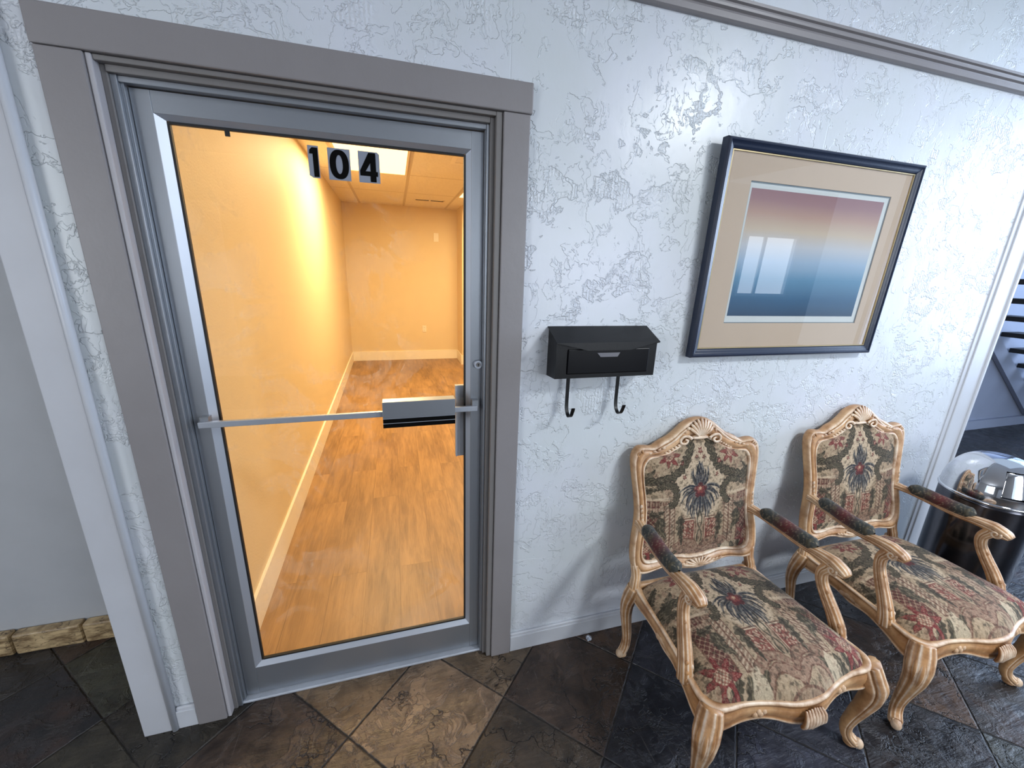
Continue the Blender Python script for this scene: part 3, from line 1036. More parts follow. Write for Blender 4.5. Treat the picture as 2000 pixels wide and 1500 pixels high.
# number stickers with digits as filled curves
def filled(name, loops, mat, parent, thick=0.0004):
    cu = bpy.data.curves.new(name, 'CURVE')
    cu.dimensions = '2D'
    cu.fill_mode = 'BOTH'
    cu.extrude = thick
    for lp in loops:
        sp = cu.splines.new('POLY')
        sp.points.add(len(lp) - 1)
        for p, (x, y) in zip(sp.points, lp):
            p.co = (x, y, 0, 1)
        sp.use_cyclic_u = True
    tmp = bpy.data.objects.new('tmp', cu)
    COL.objects.link(tmp)
    dg = bpy.context.evaluated_depsgraph_get()
    me = bpy.data.meshes.new_from_object(tmp.evaluated_get(dg))
    bpy.data.objects.remove(tmp)
    me.name = name
    me.materials.clear()
    me.materials.append(mat)
    o = bpy.data.objects.new(name, me)
    COL.objects.link(o)
    o.parent = parent
    o.rotation_euler = (PI / 2, 0, 0)
    return o


def ell(cx, cy, rx, ry, n=40, p=2.3):
    out = []
    for k in range(n):
        a_ = 2 * PI * k / n
        c, s = math.cos(a_), math.sin(a_)
        out.append((cx + rx * math.copysign(abs(c) ** (2 / p), c), cy + ry * math.copysign(abs(s) ** (2 / p), s)))
    return out


H = 0.086
digits = [
    (-0.226, 0.029, 1.8935, [(0.010, 0), (0, 0.006), (0, H), (0.029, H), (0.029, 0)],
     [[(0.013, 0.003), (0.027, 0.003), (0.027, 0.081), (0.012, 0.081), (0.005, 0.074), (0.004, 0.064), (0.013, 0.064)]]),
    (-0.173, 0.062, 1.8925, [(0, 0), (0, H), (0.062, H), (0.062, 0)],
     [ell(0.031, 0.043, 0.0265, 0.0395), ell(0.031, 0.043, 0.0095, 0.0255, 40, 2.0)]),
    (-0.0885, 0.061, 1.8925, [(0, 0), (0, H), (0.055, H), (0.061, 0.080), (0.061, 0)],
     [[(0.033, 0.003), (0.050, 0.003), (0.050, 0.019), (0.055, 0.019), (0.055, 0.032), (0.050, 0.032), (0.050, 0.083), (0.030, 0.083), (0.004, 0.033), (0.004, 0.019), (0.033, 0.019)],
      [(0.034, 0.032), (0.034, 0.055), (0.020, 0.032)]])]
for (x, w, z, outl, dg_) in digits:
    e = filled('number_sticker', [outl], M['sticker'], door, 0.0003)
    e.location = (x - ox, 0.0632 - oy, z - oz)
    d = filled('digit', dg_, M['digit'], e, 0.0003)
    d.rotation_euler = (0, 0, 0)
    d.location = (0, 0, 0.0008)

# pull bar across the door, with boxed grip, lock cylinder, plate inside
bar = dbox('pull_bar', [(-0.600, 0.272, 0.006, 0.020, 1.149, 1.168)], M['alu_bright'], door, 0.0015)
bar['label'] = 'thin bright bar crossing the glass'
dbox('bracket', [(-0.598, -0.575, 0.020, 0.0455, 1.150, 1.180)], M['alu'], bar)
dbox('bracket', [(0.255, 0.278, 0.020, 0.0455, 1.152, 1.186)], M['alu'], bar)
grip = dbox('grip_housing', [(-0.058, 0.188, -0.012, 0.030, 1.148, 1.207)], M['alu'], door, 0.001)
dbox('grip_strip', [(-0.058, 0.188, -0.0115, 0.029, 1.1315, 1.1465)], M['digit'], grip)
dbox('grip_strip', [(-0.058, 0.188, -0.0115, 0.029, 1.114, 1.1295)], M['digit'], grip)
dbox('grip_lip', [(-0.0585, 0.1885, -0.0125, 0.029, 1.1296, 1.1314)], M['alu_bright'], grip)
dbox('grip_lip', [(-0.0585, 0.1885, -0.0125, 0.029, 1.1466, 1.148)], M['alu_bright'], grip)
dbox('latch_cover', [(0.203, 0.252, 0.092, 0.11, 0.935, 1.225), (0.203, 0.21, 0.088, 0.092, 0.935, 1.225)], M['alu_dull'], door, 0.001)
# lock
bm = bmesh.new()
mt = Matrix.Translation((0.279 - ox, 0.040 - oy, 1.317 - oz)) @ Matrix.Rotation(PI / 2, 4, 'X')
bmesh.ops.create_cone(bm, cap_ends=True, segments=40, radius1=0.0165, radius2=0.0145, depth=0.012, matrix=mt)
lock = bm_obj('lock_cylinder', bm, M['alu_bright'], door, False)
bm = bmesh.new()
mt = Matrix.Translation((0.279 - ox, 0.0332 - oy, 1.317 - oz)) @ Matrix.Rotation(PI / 2, 4, 'X')
bmesh.ops.create_cone(bm, cap_ends=True, segments=32, radius1=0.0085, radius2=0.008, depth=0.003, matrix=mt)
bm_obj('plug', bm, M['jamb'], lock)
dbox('keyhole', [(0.2780, 0.2800, 0.0308, 0.0318, 1.311, 1.321), (0.2765, 0.2815, 0.0308, 0.0318, 1.316, 1.319)], M['black_rubber'], lock)

# crumpled foil scrap on the floor by the baseboard
bm = bmesh.new()
bmesh.ops.create_icosphere(bm, subdivisions=3, radius=0.013)
rr = random.Random(5)
for v in bm.verts:
    v.co *= 0.65 + 0.5 * rr.random()
    v.co.z = max(v.co.z * 0.8, -0.008)
o = bm_obj('foil_scrap', bm, M['alu_bright'])
o.location = (0.80, -0.045, 0.0085)
tag(o, 'tiny crumpled silver scrap on the slate by the baseboard', 'litter')


# ------------------------------------------------------------------ mailbox
mb = tag(empty('mailbox', (0.73, 0.0, 1.278)), 'black metal wall mailbox with flap and two newspaper hooks', 'mailbox')
W2, D = 0.2005, 0.086
# body : box with sloping top
V = []
for x in (-W2, W2):
    V += [(x, -0.003, 0), (x, -D, 0.006), (x, -D, 0.132), (x, -0.003, 0.176)]
F = [(0, 1, 2, 3), (7, 6, 5, 4), (0, 4, 5, 1), (1, 5, 6, 2), (3, 7, 4, 0), (2, 6, 7, 3)]
body = link_mesh('body', V, F, M['black_metal'], mb)
# sloped lid with a shallow pointed front lip
V = []
e_ = 0.004
for dz in (0.0035, 0.0):
    V += [(-W2 - e_, -0.001, 0.178 + dz), (W2 + e_, -0.001, 0.178 + dz), (W2 + e_, -D - 0.012, 0.133 + dz), (-W2 - e_, -D - 0.012, 0.133 + dz)]
V += [(-0.085, -D - 0.013, 0.108), (0.085, -D - 0.013, 0.108), (-0.085, -D - 0.010, 0.108), (0.085, -D - 0.010, 0.108)]
F = [(0, 3, 2, 1), (4, 5, 6, 7), (0, 1, 5, 4), (1, 2, 6, 5), (3, 0, 4, 7), (3, 7, 6, 2), (3, 8, 9, 2), (7, 6, 11, 10), (8, 10, 11, 9)]
link_mesh('lid', V, F, M['black_metal'], mb)
fl = boxes('front_flap', [(-0.158, 0.168, -D - 0.005, -D, 0.022, 0.112)], M['black_metal_door'], mb, 0.003)
V = [(-0.046, -D - 0.006, 0.098), (0.046, -D - 0.006, 0.098), (0.034, -D - 0.011, 0.084), (-0.034, -D - 0.011, 0.084)]
V += [(x, y + 0.004, z) for x, y, z in V]
link_mesh('finger_tab', V, [(0, 1, 2, 3), (7, 6, 5, 4), (0, 4, 5, 1), (1, 5, 6, 2), (2, 6, 7, 3), (3, 7, 4, 0)], M['tab'], fl)
for hx in (-0.125, 0.083):
    hx_ = hx
    path = catmull([(hx_, -0.035, 0.004), (hx_, -0.035, -0.05), (hx_, -0.036, -0.105), (hx_, -0.042, -0.132), (hx_, -0.060, -0.148), (hx_, -0.080, -0.140), (hx_, -0.092, -0.118), (hx_, -0.097, -0.105)], 8)
    prof = [(-1, -1, 0), (1, -1, 0), (1, 1, 0), (-1, 1, 0)]
    v_, f_, w_ = sweep(path, 0.0065, 0.002, [(0, -1, 0), (0, -1, 0), (0, -1, 0.2), (0, -0.7, 0.7), (0, 0.0, 1), (0, 0.8, 0.5), (0, 1, 0.2)], prof)
    link_mesh('hook', v_, f_, M['black_metal'], mb)


# ------------------------------------------------------------------ framed print
pic = tag(empty('framed_print', (1.626, -0.045, 1.7262)), 'large navy framed print of mauve to blue colour bands in a peach mat', 'picture')
pic.rotation_euler = (0.025, 0.0023, 0)
PW, PH = 0.9952 / 2, 0.7871 / 2
FWID = 0.036
prof_f = [(0.0, 0.026), (0.0, 0.0), (0.004, -0.006), (0.010, -0.008), (0.016, -0.003), (0.020, -0.001), (0.026, 0.001), (0.032, 0.004), (0.036, 0.010), (0.036, 0.026)]


def picframe():
    V, F = [], []
    cs = [(-PW, -PH), (PW, -PH), (PW, PH), (-PW, PH)]
    for (cx, cz) in cs:
        for (d, y) in prof_f:
            V.append((cx - math.copysign(d, cx), y, cz - math.copysign(d, cz)))
    m = len(prof_f)
    for i in range(4):
        j = (i + 1) % 4
        for k in range(m):
            l = (k + 1) % m
            F.append((i * m + k, i * m + l, j * m + l, j * m + k))
    o = link_mesh('frame', V, F, M['navy'], pic)
    bm = bmesh.new()
    bm.from_mesh(o.data)
    bmesh.ops.recalc_face_normals(bm, faces=bm.faces)
    bm.to_mesh(o.data)
    bm.free()
    return o


picframe()


def ring(name, ox0, ox1, oz0, oz1, ix0, ix1, iz0, iz1, y0, y1, mat, parent):
    """flat board with a rectangular window"""
    return boxes(name, [(ox0, ix0, y0, y1, oz0, oz1), (ix1, ox1, y0, y1, oz0, oz1), (ix0, ix1, y0, y1, oz0, iz0), (ix0, ix1, y0, y1, iz1, oz1)], mat, parent)


gi = 0.0015
ring('gilt_lip', -PW + FWID - .001, PW - FWID + .001, -PH + FWID - .001, PH - FWID + .001, -PW + FWID + .0025, PW - FWID - .0025, -PH + FWID + .0025, PH - FWID - .0025, 0.0065, 0.012, M['gold_lip'], pic)
ring('mat_board', -PW + .02, PW - .02, -PH + .02, PH - .02, -0.353, 0.3725, -0.2558, 0.267, 0.0125, 0.0155, M['mat_board'], pic)
ring('inner_mat', -0.37, 0.39, -0.27, 0.285, -0.3495, 0.369, -0.2525, 0.262, 0.0156, 0.0168, M['mat_bevel'], pic)
boxes('print_paper', [(-0.38, 0.40, 0.0170, 0.0178, -0.28, 0.29)], M['paper'], pic)
boxes('print', [(-0.3395, 0.3475, 0.0165, 0.01695, -0.227, 0.2445)], M['print'], pic)
boxes('backing', [(-PW + .02, PW - .02, 0.0180, 0.022, -PH + .02, PH - .02)], M['dark'], pic)
boxes('picture_glass', [(-PW + .03, PW - .03, 0.0095, 0.0115, -PH + .03, PH - .03)], M['picture_glass'], pic)


# ------------------------------------------------------------------ dome topped steel bin
can = tag(empty('trash_can', (2.76, -0.32, 0.0)), 'polished steel dome top bin between the right chair and wall end', 'trash can')


def lathe(name, prof, mat, parent, n=96, smooth=True, skip=None):
    V, F = [], []
    for (r, z) in prof:
        for k in range(n):
            a_ = 2 * PI * k / n
            V.append((r * math.cos(a_), r * math.sin(a_), z))
    for i in range(len(prof) - 1):
        for k in range(n):
            l = (k + 1) % n
            if skip and skip(i, (k + 0.5) / n * 2 * PI, prof[i]):
                continue
            F.append((i * n + k, i * n + l, (i + 1) * n + l, (i + 1) * n + k))
    return link_mesh(name, V, F, mat, parent, smooth)


lathe('body', [(0.001, 0.0), (0.160, 0.0), (0.163, 0.004), (0.166, 0.012), (0.170, 0.655), (0.168, 0.670), (0.14, 0.671)], M['steel_dark'], can)
lathe('rim', [(0.168, 0.667), (0.175, 0.671), (0.1775, 0.676), (0.176, 0.682), (0.170, 0.685), (0.165, 0.683), (0.165, 0.670)], M['steel'], can)
dome = [(0.172 * math.cos(t) ** 0.75, 0.684 + 0.192 * math.sin(t)) for t in [PI / 2 * k / 24 * 0.999 for k in range(25)]]
# push flap opening faces the lobby
oa = -PI / 2 - 0.35


def in_open(i, a_, p):
    d = abs((a_ - oa % (2 * PI) + PI) % (2 * PI) - PI)
    return d < 0.62 and 0.710 < p[1] < 0.835


lathe('dome', dome, M['steel'], can, 96, True, in_open)
# inner recess and the flap
V, F = [], []
for i in range(9):
    z = 0.706 + (0.840 - 0.706) * i / 8
    tt = math.asin(min(1, (z - 0.684) / 0.192))
    r = 0.172 * math.cos(tt) ** 0.75 - 0.006 - 0.05 * (i / 8) ** 1.0 * (1 - i / 8) - 0.012 * (1 - i / 8)
    for k in range(17):
        a_ = oa - 0.64 + 1.28 * k / 16
        V.append((r * math.cos(a_), r * math.sin(a_), z))
for i in range(8):
    for k in range(16):
        F.append((i * 17 + k, i * 17 + k + 1, (i + 1) * 17 + k + 1, (i + 1) * 17 + k))
fp = link_mesh('push_flap', V, F, M['steel'], can, True)
sm = fp.modifiers.new('thickness', 'SOLIDIFY')
sm.thickness = 0.0015


# ------------------------------------------------------------------ tapestry pattern, painted as weave colours
rngs = np.random.default_rng(11)


def vnoise(X, Y, scale, seed, octaves=3):
    out = np.zeros_like(X)
    amp, tot = 1.0, 0.0
    for o in range(octaves):
        s = scale * 2 ** o
        g = np.random.default_rng(seed * 31 + o).random((64, 64))
        x, y = X * s, Y * s
        xi, yi = np.floor(x).astype(int), np.floor(y).astype(int)
        fx, fy = x - xi, y - yi
        fx, fy = fx * fx * (3 - 2 * fx), fy * fy * (3 - 2 * fy)
        a_ = g[xi % 64, yi % 64]
        b_ = g[(xi + 1) % 64, yi % 64]
        c_ = g[xi % 64, (yi + 1) % 64]
        d_ = g[(xi + 1) % 64, (yi + 1) % 64]
        out += amp * ((a_ * (1 - fx) + b_ * fx) * (1 - fy) + (c_ * (1 - fx) + d_ * fx) * fy)
        tot += amp
        amp *= 0.5
    return out / tot


def dist_poly(X, Y, pts, closed=False):
    """distance to polyline and parameter along it"""
    P = np.array(pts, float)
    if closed:
        P = np.vstack([P, P[:1]])
    best = np.full(X.shape, 9.0)
    par = np.zeros(X.shape)
    m = len(P) - 1
    for i in range(m):
        ax, ay = P[i]
        bx, by = P[i + 1]
        dx, dy = bx - ax, by - ay
        t = np.clip(((X - ax) * dx + (Y - ay) * dy) / (dx * dx + dy * dy + 1e-12), 0, 1)
        d = np.hypot(X - ax - t * dx, Y - ay - t * dy)
        k = d < best
        best = np.where(k, d, best)
        par = np.where(k, (i + t) / m, par)
    return best, par


def curve2(pts, n=6):
    return catmull([(x, y, 0) for x, y in pts], n)[:, :2]


CREAM, CREAM2 = (180, 160, 132), (208, 190, 162)
OLIVE, OLIVE_D, OLIVE_L = (74, 70, 57), (40, 37, 30), (132, 122, 98)
RED, RED_D, ROSE = (118, 48, 48), (78, 34, 34), (158, 100, 90)
BROWN, BROWN_L, NAVY = (112, 80, 66), (146, 120, 100), (36, 42, 54)


def weave_colour(X, Y):
    """X,Y metres relative to the centre of the blue starburst, Y towards the top"""
    Xs = X.copy()
    side = np.sign(X + 1e-9)
    A = np.abs(X)
    wob = (vnoise(X + 3, Y + 3, 45, 1) - 0.5) * 0.012
    wob2 = (vnoise(X + 5, Y + 2, 45, 2) - 0.5) * 0.012
    Ax, Yy = A + wob, Y + wob2
    col = np.zeros(X.shape + (3,))
    col[:] = CREAM

    def put(mask, c, k=1.0):
        mk = np.clip(mask, 0, 1)[..., None] * k
        col[:] = col * (1 - mk) + np.array(c, float) * mk

    def ss(e, w=0.0012):
        return np.clip(0.5 + e / w, 0, 1)
    n_f = vnoise(X + 1, Y + 1, 110, 3, 2)
    n_m = vnoise(X + 1, Y + 4, 38, 4, 3)
    # small-scale leafy ground
    put(ss(n_m - 0.60, 0.03), BROWN_L, 0.55)
    put(ss(0.025 - np.abs(n_m - 0.5), 0.02), OLIVE, 0.28)
    # bright almond around the starburst
    al = 1 - np.hypot(X / 0.12, (Y - 0.03) / 0.17)
    put(ss(al, 0.08), CREAM2, 0.85)

    def band_outline(d, w, fill, edge, k=1.0, ew=0.0022):
        put(ss(w - d), fill, k)
        put(ss(ew - np.abs(d - w)), edge, 0.85)

    # outer lattice columns
    for (x0, x1, y0, y1) in ((0.195, 0.262, -0.235, -0.03),):
        inside = np.minimum(np.minimum(A - x0, x1 - A), np.minimum(Y - y0, y1 - Y))
        put(ss(inside), RED_D, 0.75)
        lat = np.abs(np.sin((A + Y) * PI / 0.022)) * np.abs(np.sin((A - Y) * PI / 0.022))
        put(ss(inside) * ss(0.16 - lat, 0.1), CREAM, 0.8)
        put(ss(0.003 - np.abs(inside)), BROWN, 0.9)
    # entablature bands beside the burst
    for (y0, y1, c) in ((-0.052, -0.036, BROWN), (-0.078, -0.060, BROWN_L), (-0.030, -0.018, CREAM2)):
        inside = np.minimum(np.minimum(A - 0.14, 0.275 - A), np.minimum(Y - y0, y1 - Y))
        put(ss(inside), c, 0.8)
        put(ss(inside) * ss(np.sin(A * PI * 2 / 0.012)), CREAM2, 0.5)
    # chain columns
    for xc in (0.135, 0.160):
        inside = np.minimum(0.011 - np.abs(A - xc), np.minimum(Y + 0.245, -0.045 - Y))
        put(ss(inside), BROWN_L, 0.85)
        put(ss(inside) * ss(np.sin(Y * PI * 2 / 0.016 + A * 300) - 0.2, 0.3), CREAM2, 0.8)
        put(ss(0.0018 - np.abs(inside)), BROWN, 0.9)
    # inner pair of carved panels
    for (x0, x1, y0, y1) in ((0.022, 0.098, -0.220, -0.118),):
        inside = np.minimum(np.minimum(A - x0, x1 - A), np.minimum(Y - y0, y1 - Y))
        put(ss(inside), CREAM2, 0.9)
        i2 = np.minimum(np.minimum(A - x0 - .006, x1 - .006 - A), np.minimum(Y - y0, y1 - .008 - Y))
        put(ss(i2), (122, 62, 54), 0.85)
        sc = np.sin(A * 260 + np.sin(Y * 190) * 1.6) * np.sin(Y * 230 + np.sin(A * 210) * 1.5)
        put(ss(i2 - 0.004) * ss(sc - 0.15, 0.25), CREAM2, 0.8)
        put(ss(0.0025 - np.abs(inside)), BROWN, 0.9)
    # scroll arches under the panels
    arch = curve2([(0.0, -0.285), (0.03, -0.235), (0.075, -0.222), (0.125, -0.245), (0.15, -0.29)])
    d, p = dist_poly(Ax, Yy, arch)
    band_outline(d, 0.016, (142, 112, 94), BROWN)
    put(ss(0.012 - d) * ss(np.sin(p * 70) - 0.1, 0.4), CREAM, 0.45)
    arch = curve2([(0.0, -0.300), (0.05, -0.262), (0.10, -0.27), (0.14, -0.32), (0.16, -0.36)])
    d, p = dist_poly(Ax, Yy, arch)
    band_outline(d, 0.013, (158, 130, 110), BROWN)
    # lens at the very front
    ln = 1 - np.hypot(A / 0.10, (Y + 0.37) / 0.055)
    put(ss(ln, 0.03), (150, 126, 104), 0.9)
    put(ss(ln, 0.03) * ss(np.sin(np.hypot(A, Y + 0.42) * 420 + n_f * 5) - 0.1, 0.5), CREAM, 0.5)
    put(ss(0.05 - np.abs(ln), 0.02), BROWN, 0.8)
    # lower plumes
    for base, tip in (((0.15, -0.33), (0.105, -0.255)), ((0.17, -0.33), (0.175, -0.255)), ((0.19, -0.12), (0.165, -0.19))):
        d, p = dist_poly(Ax, Yy, curve2([base, ((base[0] + tip[0]) / 2 + 0.012, (base[1] + tip[1]) / 2), tip]))
        w = 0.024 * (1 - p) ** 0.6 * (0.7 + 0.6 * np.abs(np.sin(p * 22))) + 0.002
        put(ss(w - d, 0.003), OLIVE, 0.95)
        put(ss(0.002 - d), OLIVE_L, 0.8)
    pl = 1 - np.hypot((A - 0.148) / 0.028, (Y + 0.295) / 0.05)
    put(ss(pl + (n_m - 0.5) * 0.8, 0.1), (206, 192, 164), 0.9)
    # garland : thick olive wreath in two swags
    for pts, w0 in ((([(0.02, 0.30), (0.040, 0.225), (0.056, 0.155), (0.085, 0.105), (0.130, 0.072), (0.20, 0.052), (0.29, 0.045)]), 0.0175),
                    (([(0.195, 0.028), (0.150, 0.032), (0.118, 0.010), (0.118, -0.030), (0.142, -0.058)]), 0.014)):
        d, p = dist_poly(Ax, Yy, curve2(pts))
        leaf = 0.72 + 0.42 * np.abs(np.sin(p * 44)) + (n_m - 0.5) * 1.0
        put(ss(w0 * leaf - d, 0.002), OLIVE, 1.0)
        put(ss(w0 * leaf - d, 0.002) * ss(np.sin(p * 150 + d * 420) - 0.55, 0.4), OLIVE_L, 0.75)
        put(ss(w0 * leaf - d, 0.002) * ss(0.40 - n_f, 0.1), OLIVE_D, 0.8)
        put(ss(0.0016 - np.abs(d - w0 * leaf)), OLIVE_D, 0.9)
    # feathery leaves at the sides
    for base, tip in (((0.275, 0.05), (0.215, 0.10)), ((0.29, 0.02), (0.20, 0.015)), ((0.30, 0.11), (0.25, 0.15)), ((0.23, -0.09), (0.175, -0.075)),
                      ((0.30, -0.10), (0.285, -0.02)), ((0.10, -0.115), (0.085, -0.235)), ((0.24, -0.29), (0.20, -0.235)), ((0.31, -0.16), (0.28, -0.21)), ((0.28, 0.24), (0.2, 0.22))):
        d, p = dist_poly(Ax, Yy, [base, ((base[0] + tip[0]) / 2, (base[1] + tip[1]) / 2 - 0.006), tip])
        w = 0.020 * (1 - p) ** 0.7 * (0.55 + 0.6 * np.abs(np.sin(p * 17))) + 0.001
        put(ss(w - d, 0.002), OLIVE, 0.9)
        put(ss(0.0012 - d), OLIVE_D, 0.9)
    # red flowers
    def flower(cx, cy, r, npet, rot, squash=1.0, c1=RED, c2=ROSE):
        dx, dy = Ax - cx, (Yy - cy) / squash
        rr = np.hypot(dx, dy)
        th = np.arctan2(dy, dx) + rot
        pet = r * (0.42 + 0.58 * (1 - np.abs(np.sin(th * npet / 2)) ** 1.4) + 0.12 * (n_m - 0.5))
        put(ss(pet - rr, 0.002), c1, 0.95)
        put(ss(pet - rr, 0.002) * ss(n_f - 0.54, 0.1), c2, 0.8)
        put(ss(pet - rr - 0.002, 0.002) * ss(0.10 - np.abs(np.sin(th * npet)), 0.1), (176, 128, 112), 0.6)
        put(ss(0.0016 - np.abs(pet - rr)), RED_D, 0.9)
        put(ss(r * 0.36 - rr, 0.003), (150, 104, 88), 0.95)
        put(ss(r * 0.36 - rr, 0.003) * ss(np.sin(dx * 500) * np.sin(dy * 500) - 0.1, 0.4), CREAM2, 0.9)
    flower(0.150, 0.152, 0.052, 7, 0.5, 1.0)
    flower(0.255, -0.232, 0.066, 7, 0.2, 1.0)
    flower(0.265, -0.30, 0.03, 5, 0.2, 1.0, RED_D)
    for (cx, cy, r) in ((0.0, 0.165, 0.013), (0.018, 0.142, 0.010), (0.082, 0.062, 0.010), (0.05, 0.25, 0.012), (0.092, 0.118, 0.010)):
        flower(cx, cy, r, 5, 0.3)
    # starburst
    dx, dy = X, Y
    rr = np.hypot(dx, dy)
    th = np.arctan2(dx, dy)
    for k in range(56):
        a0 = -PI + 2 * PI * (k + 0.5) / 56
        ln_ = 0.060 + 0.045 * abs(math.sin(k * 2.3 + 1)) + (0.022 if abs(a0) > 2.3 or abs(a0) < 0.5 else 0)
        bend = 0.55 * math.copysign(1, a0) * (-0.45 if abs(a0) < 0.9 else (1 if abs(a0) < 2.4 else 0.3))
        pts = []
        for j in range(8):
            t = j / 7
            aa = a0 + bend * t * t
            pts.append((ln_ * t * math.sin(aa), ln_ * t * math.cos(aa)))
        d, p = dist_poly(X + wob * 0.4, Y + wob2 * 0.4, pts)
        w = 0.0036 * (1 - p) ** 0.5 * (0.5 + 1.6 * p) + 0.0007
        put(ss(w - d, 0.0016), NAVY if k % 3 else (92, 96, 98), 0.92)
        put(ss(0.0008 - np.abs(d - w - 0.0016), 0.001), (168, 158, 138), 0.45)
    for (dy0, sc_, c) in ((0.0, 0.034, (92, 40, 44)), (0.004, 0.020, (132, 66, 62)), (0.008, 0.008, (196, 166, 134))):
        hr = np.hypot(X, Y - dy0)
        hth = np.arctan2(X, Y - dy0)
        pet = sc_ * (0.62 + 0.38 * np.abs(np.cos(hth * 2.5 + 0.0)) ** 0.8)
        put(ss(pet - hr, 0.002), c, 0.95)
    # crossed ribbon beneath the burst
    for sgn in (1, -1):
        xs = [(sgn * 0.012 * math.sin(j * 0.62), -0.09 - 0.015 * j) for j in range(10)]
        d, p = dist_poly(X, Y, xs)
        put(ss(0.003 - d, 0.002), OLIVE, 0.9)
    # sprigs and fine drawn leaf veins over everything
    n_l = vnoise(X + 9, np.abs(Y) * 0 + Y + 7, 30, 21, 4)
    n_l2 = vnoise(A + 2, Y + 1, 52, 22, 3)
    put(ss(0.010 - np.abs(n_l - 0.5), 0.012), (88, 70, 56), 0.5)
    put(ss(0.012 - np.abs(n_l2 - 0.48), 0.014), (104, 84, 68), 0.4)
    put(ss(0.008 - np.abs(n_l2 - 0.58), 0.012), CREAM2, 0.35)
    # dark weft speckle
    put(ss(n_f - 0.66, 0.05), OLIVE_D, 0.35)
    put(ss(0.34 - n_f, 0.05), CREAM2, 0.30)
    c = col / 255.0 * 1.0
    lin = np.where(c <= 0.04045, c / 12.92, ((c + 0.055) / 1.055) ** 2.4)
    return lin * np.array((0.80, 0.76, 0.74))


def grid_mesh(name, X, Y, Z, colour, mat, parent, back=None):
    nu, nv = X.shape
    V = np.stack([X, Y, Z], -1).reshape(-1, 3)
    idx = np.arange(nu * nv).reshape(nu, nv)
    F = np.stack([idx[:-1, :-1], idx[1:, :-1], idx[1:, 1:], idx[:-1, 1:]], -1).reshape(-1, 4)
    me = bpy.data.meshes.new(name)
    me.from_pydata(V.tolist(), [], F.tolist())
    me.update()
    me.polygons.foreach_set('use_smooth', [True] * len(me.polygons))
    me.materials.append(mat)
    a_ = me.attributes.new('weave', 'FLOAT_COLOR', 'POINT')
    cc = np.concatenate([colour.reshape(-1, 3), np.ones((nu * nv, 1))], 1).astype(np.float32)
    a_.data.foreach_set('color', cc.ravel())
    o = bpy.data.objects.new(name, me)
    COL.objects.link(o)
    o.parent = parent
    return o


# ------------------------------------------------------------------ carved open armchair
MOULD = profile_mould()
BK_SL = 0.20                      # recline of the back


def by(z):
    return 0.240 + BK_SL * (z - 0.45)


def spiral(c, r0, r1, turns, ax_u, ax_v, w, start=0.0, sgn=1, n=26):
    ax_u, ax_v = np.array(ax_u, float), np.array(ax_v, float)
    pts = []
    for k in range(n + 1):
        t = k / n
        a_ = start + sgn * turns * 2 * PI * t
        r = r0 + (r1 - r0) * t
        pts.append(np.array(c) + ax_u * r * math.cos(a_) + ax_v * r * math.sin(a_))
    nn = np.cross(ax_u, ax_v)
    return sweep(pts, [w, w * 0.7], [w, w * 0.8], nn, [(p[0], p[1], 0.9 if p[1] > 0.3 else -0.3) for p in profile_round(10)])


def mirror(pts):
    return [(-x, y, z) for x, y, z in pts]


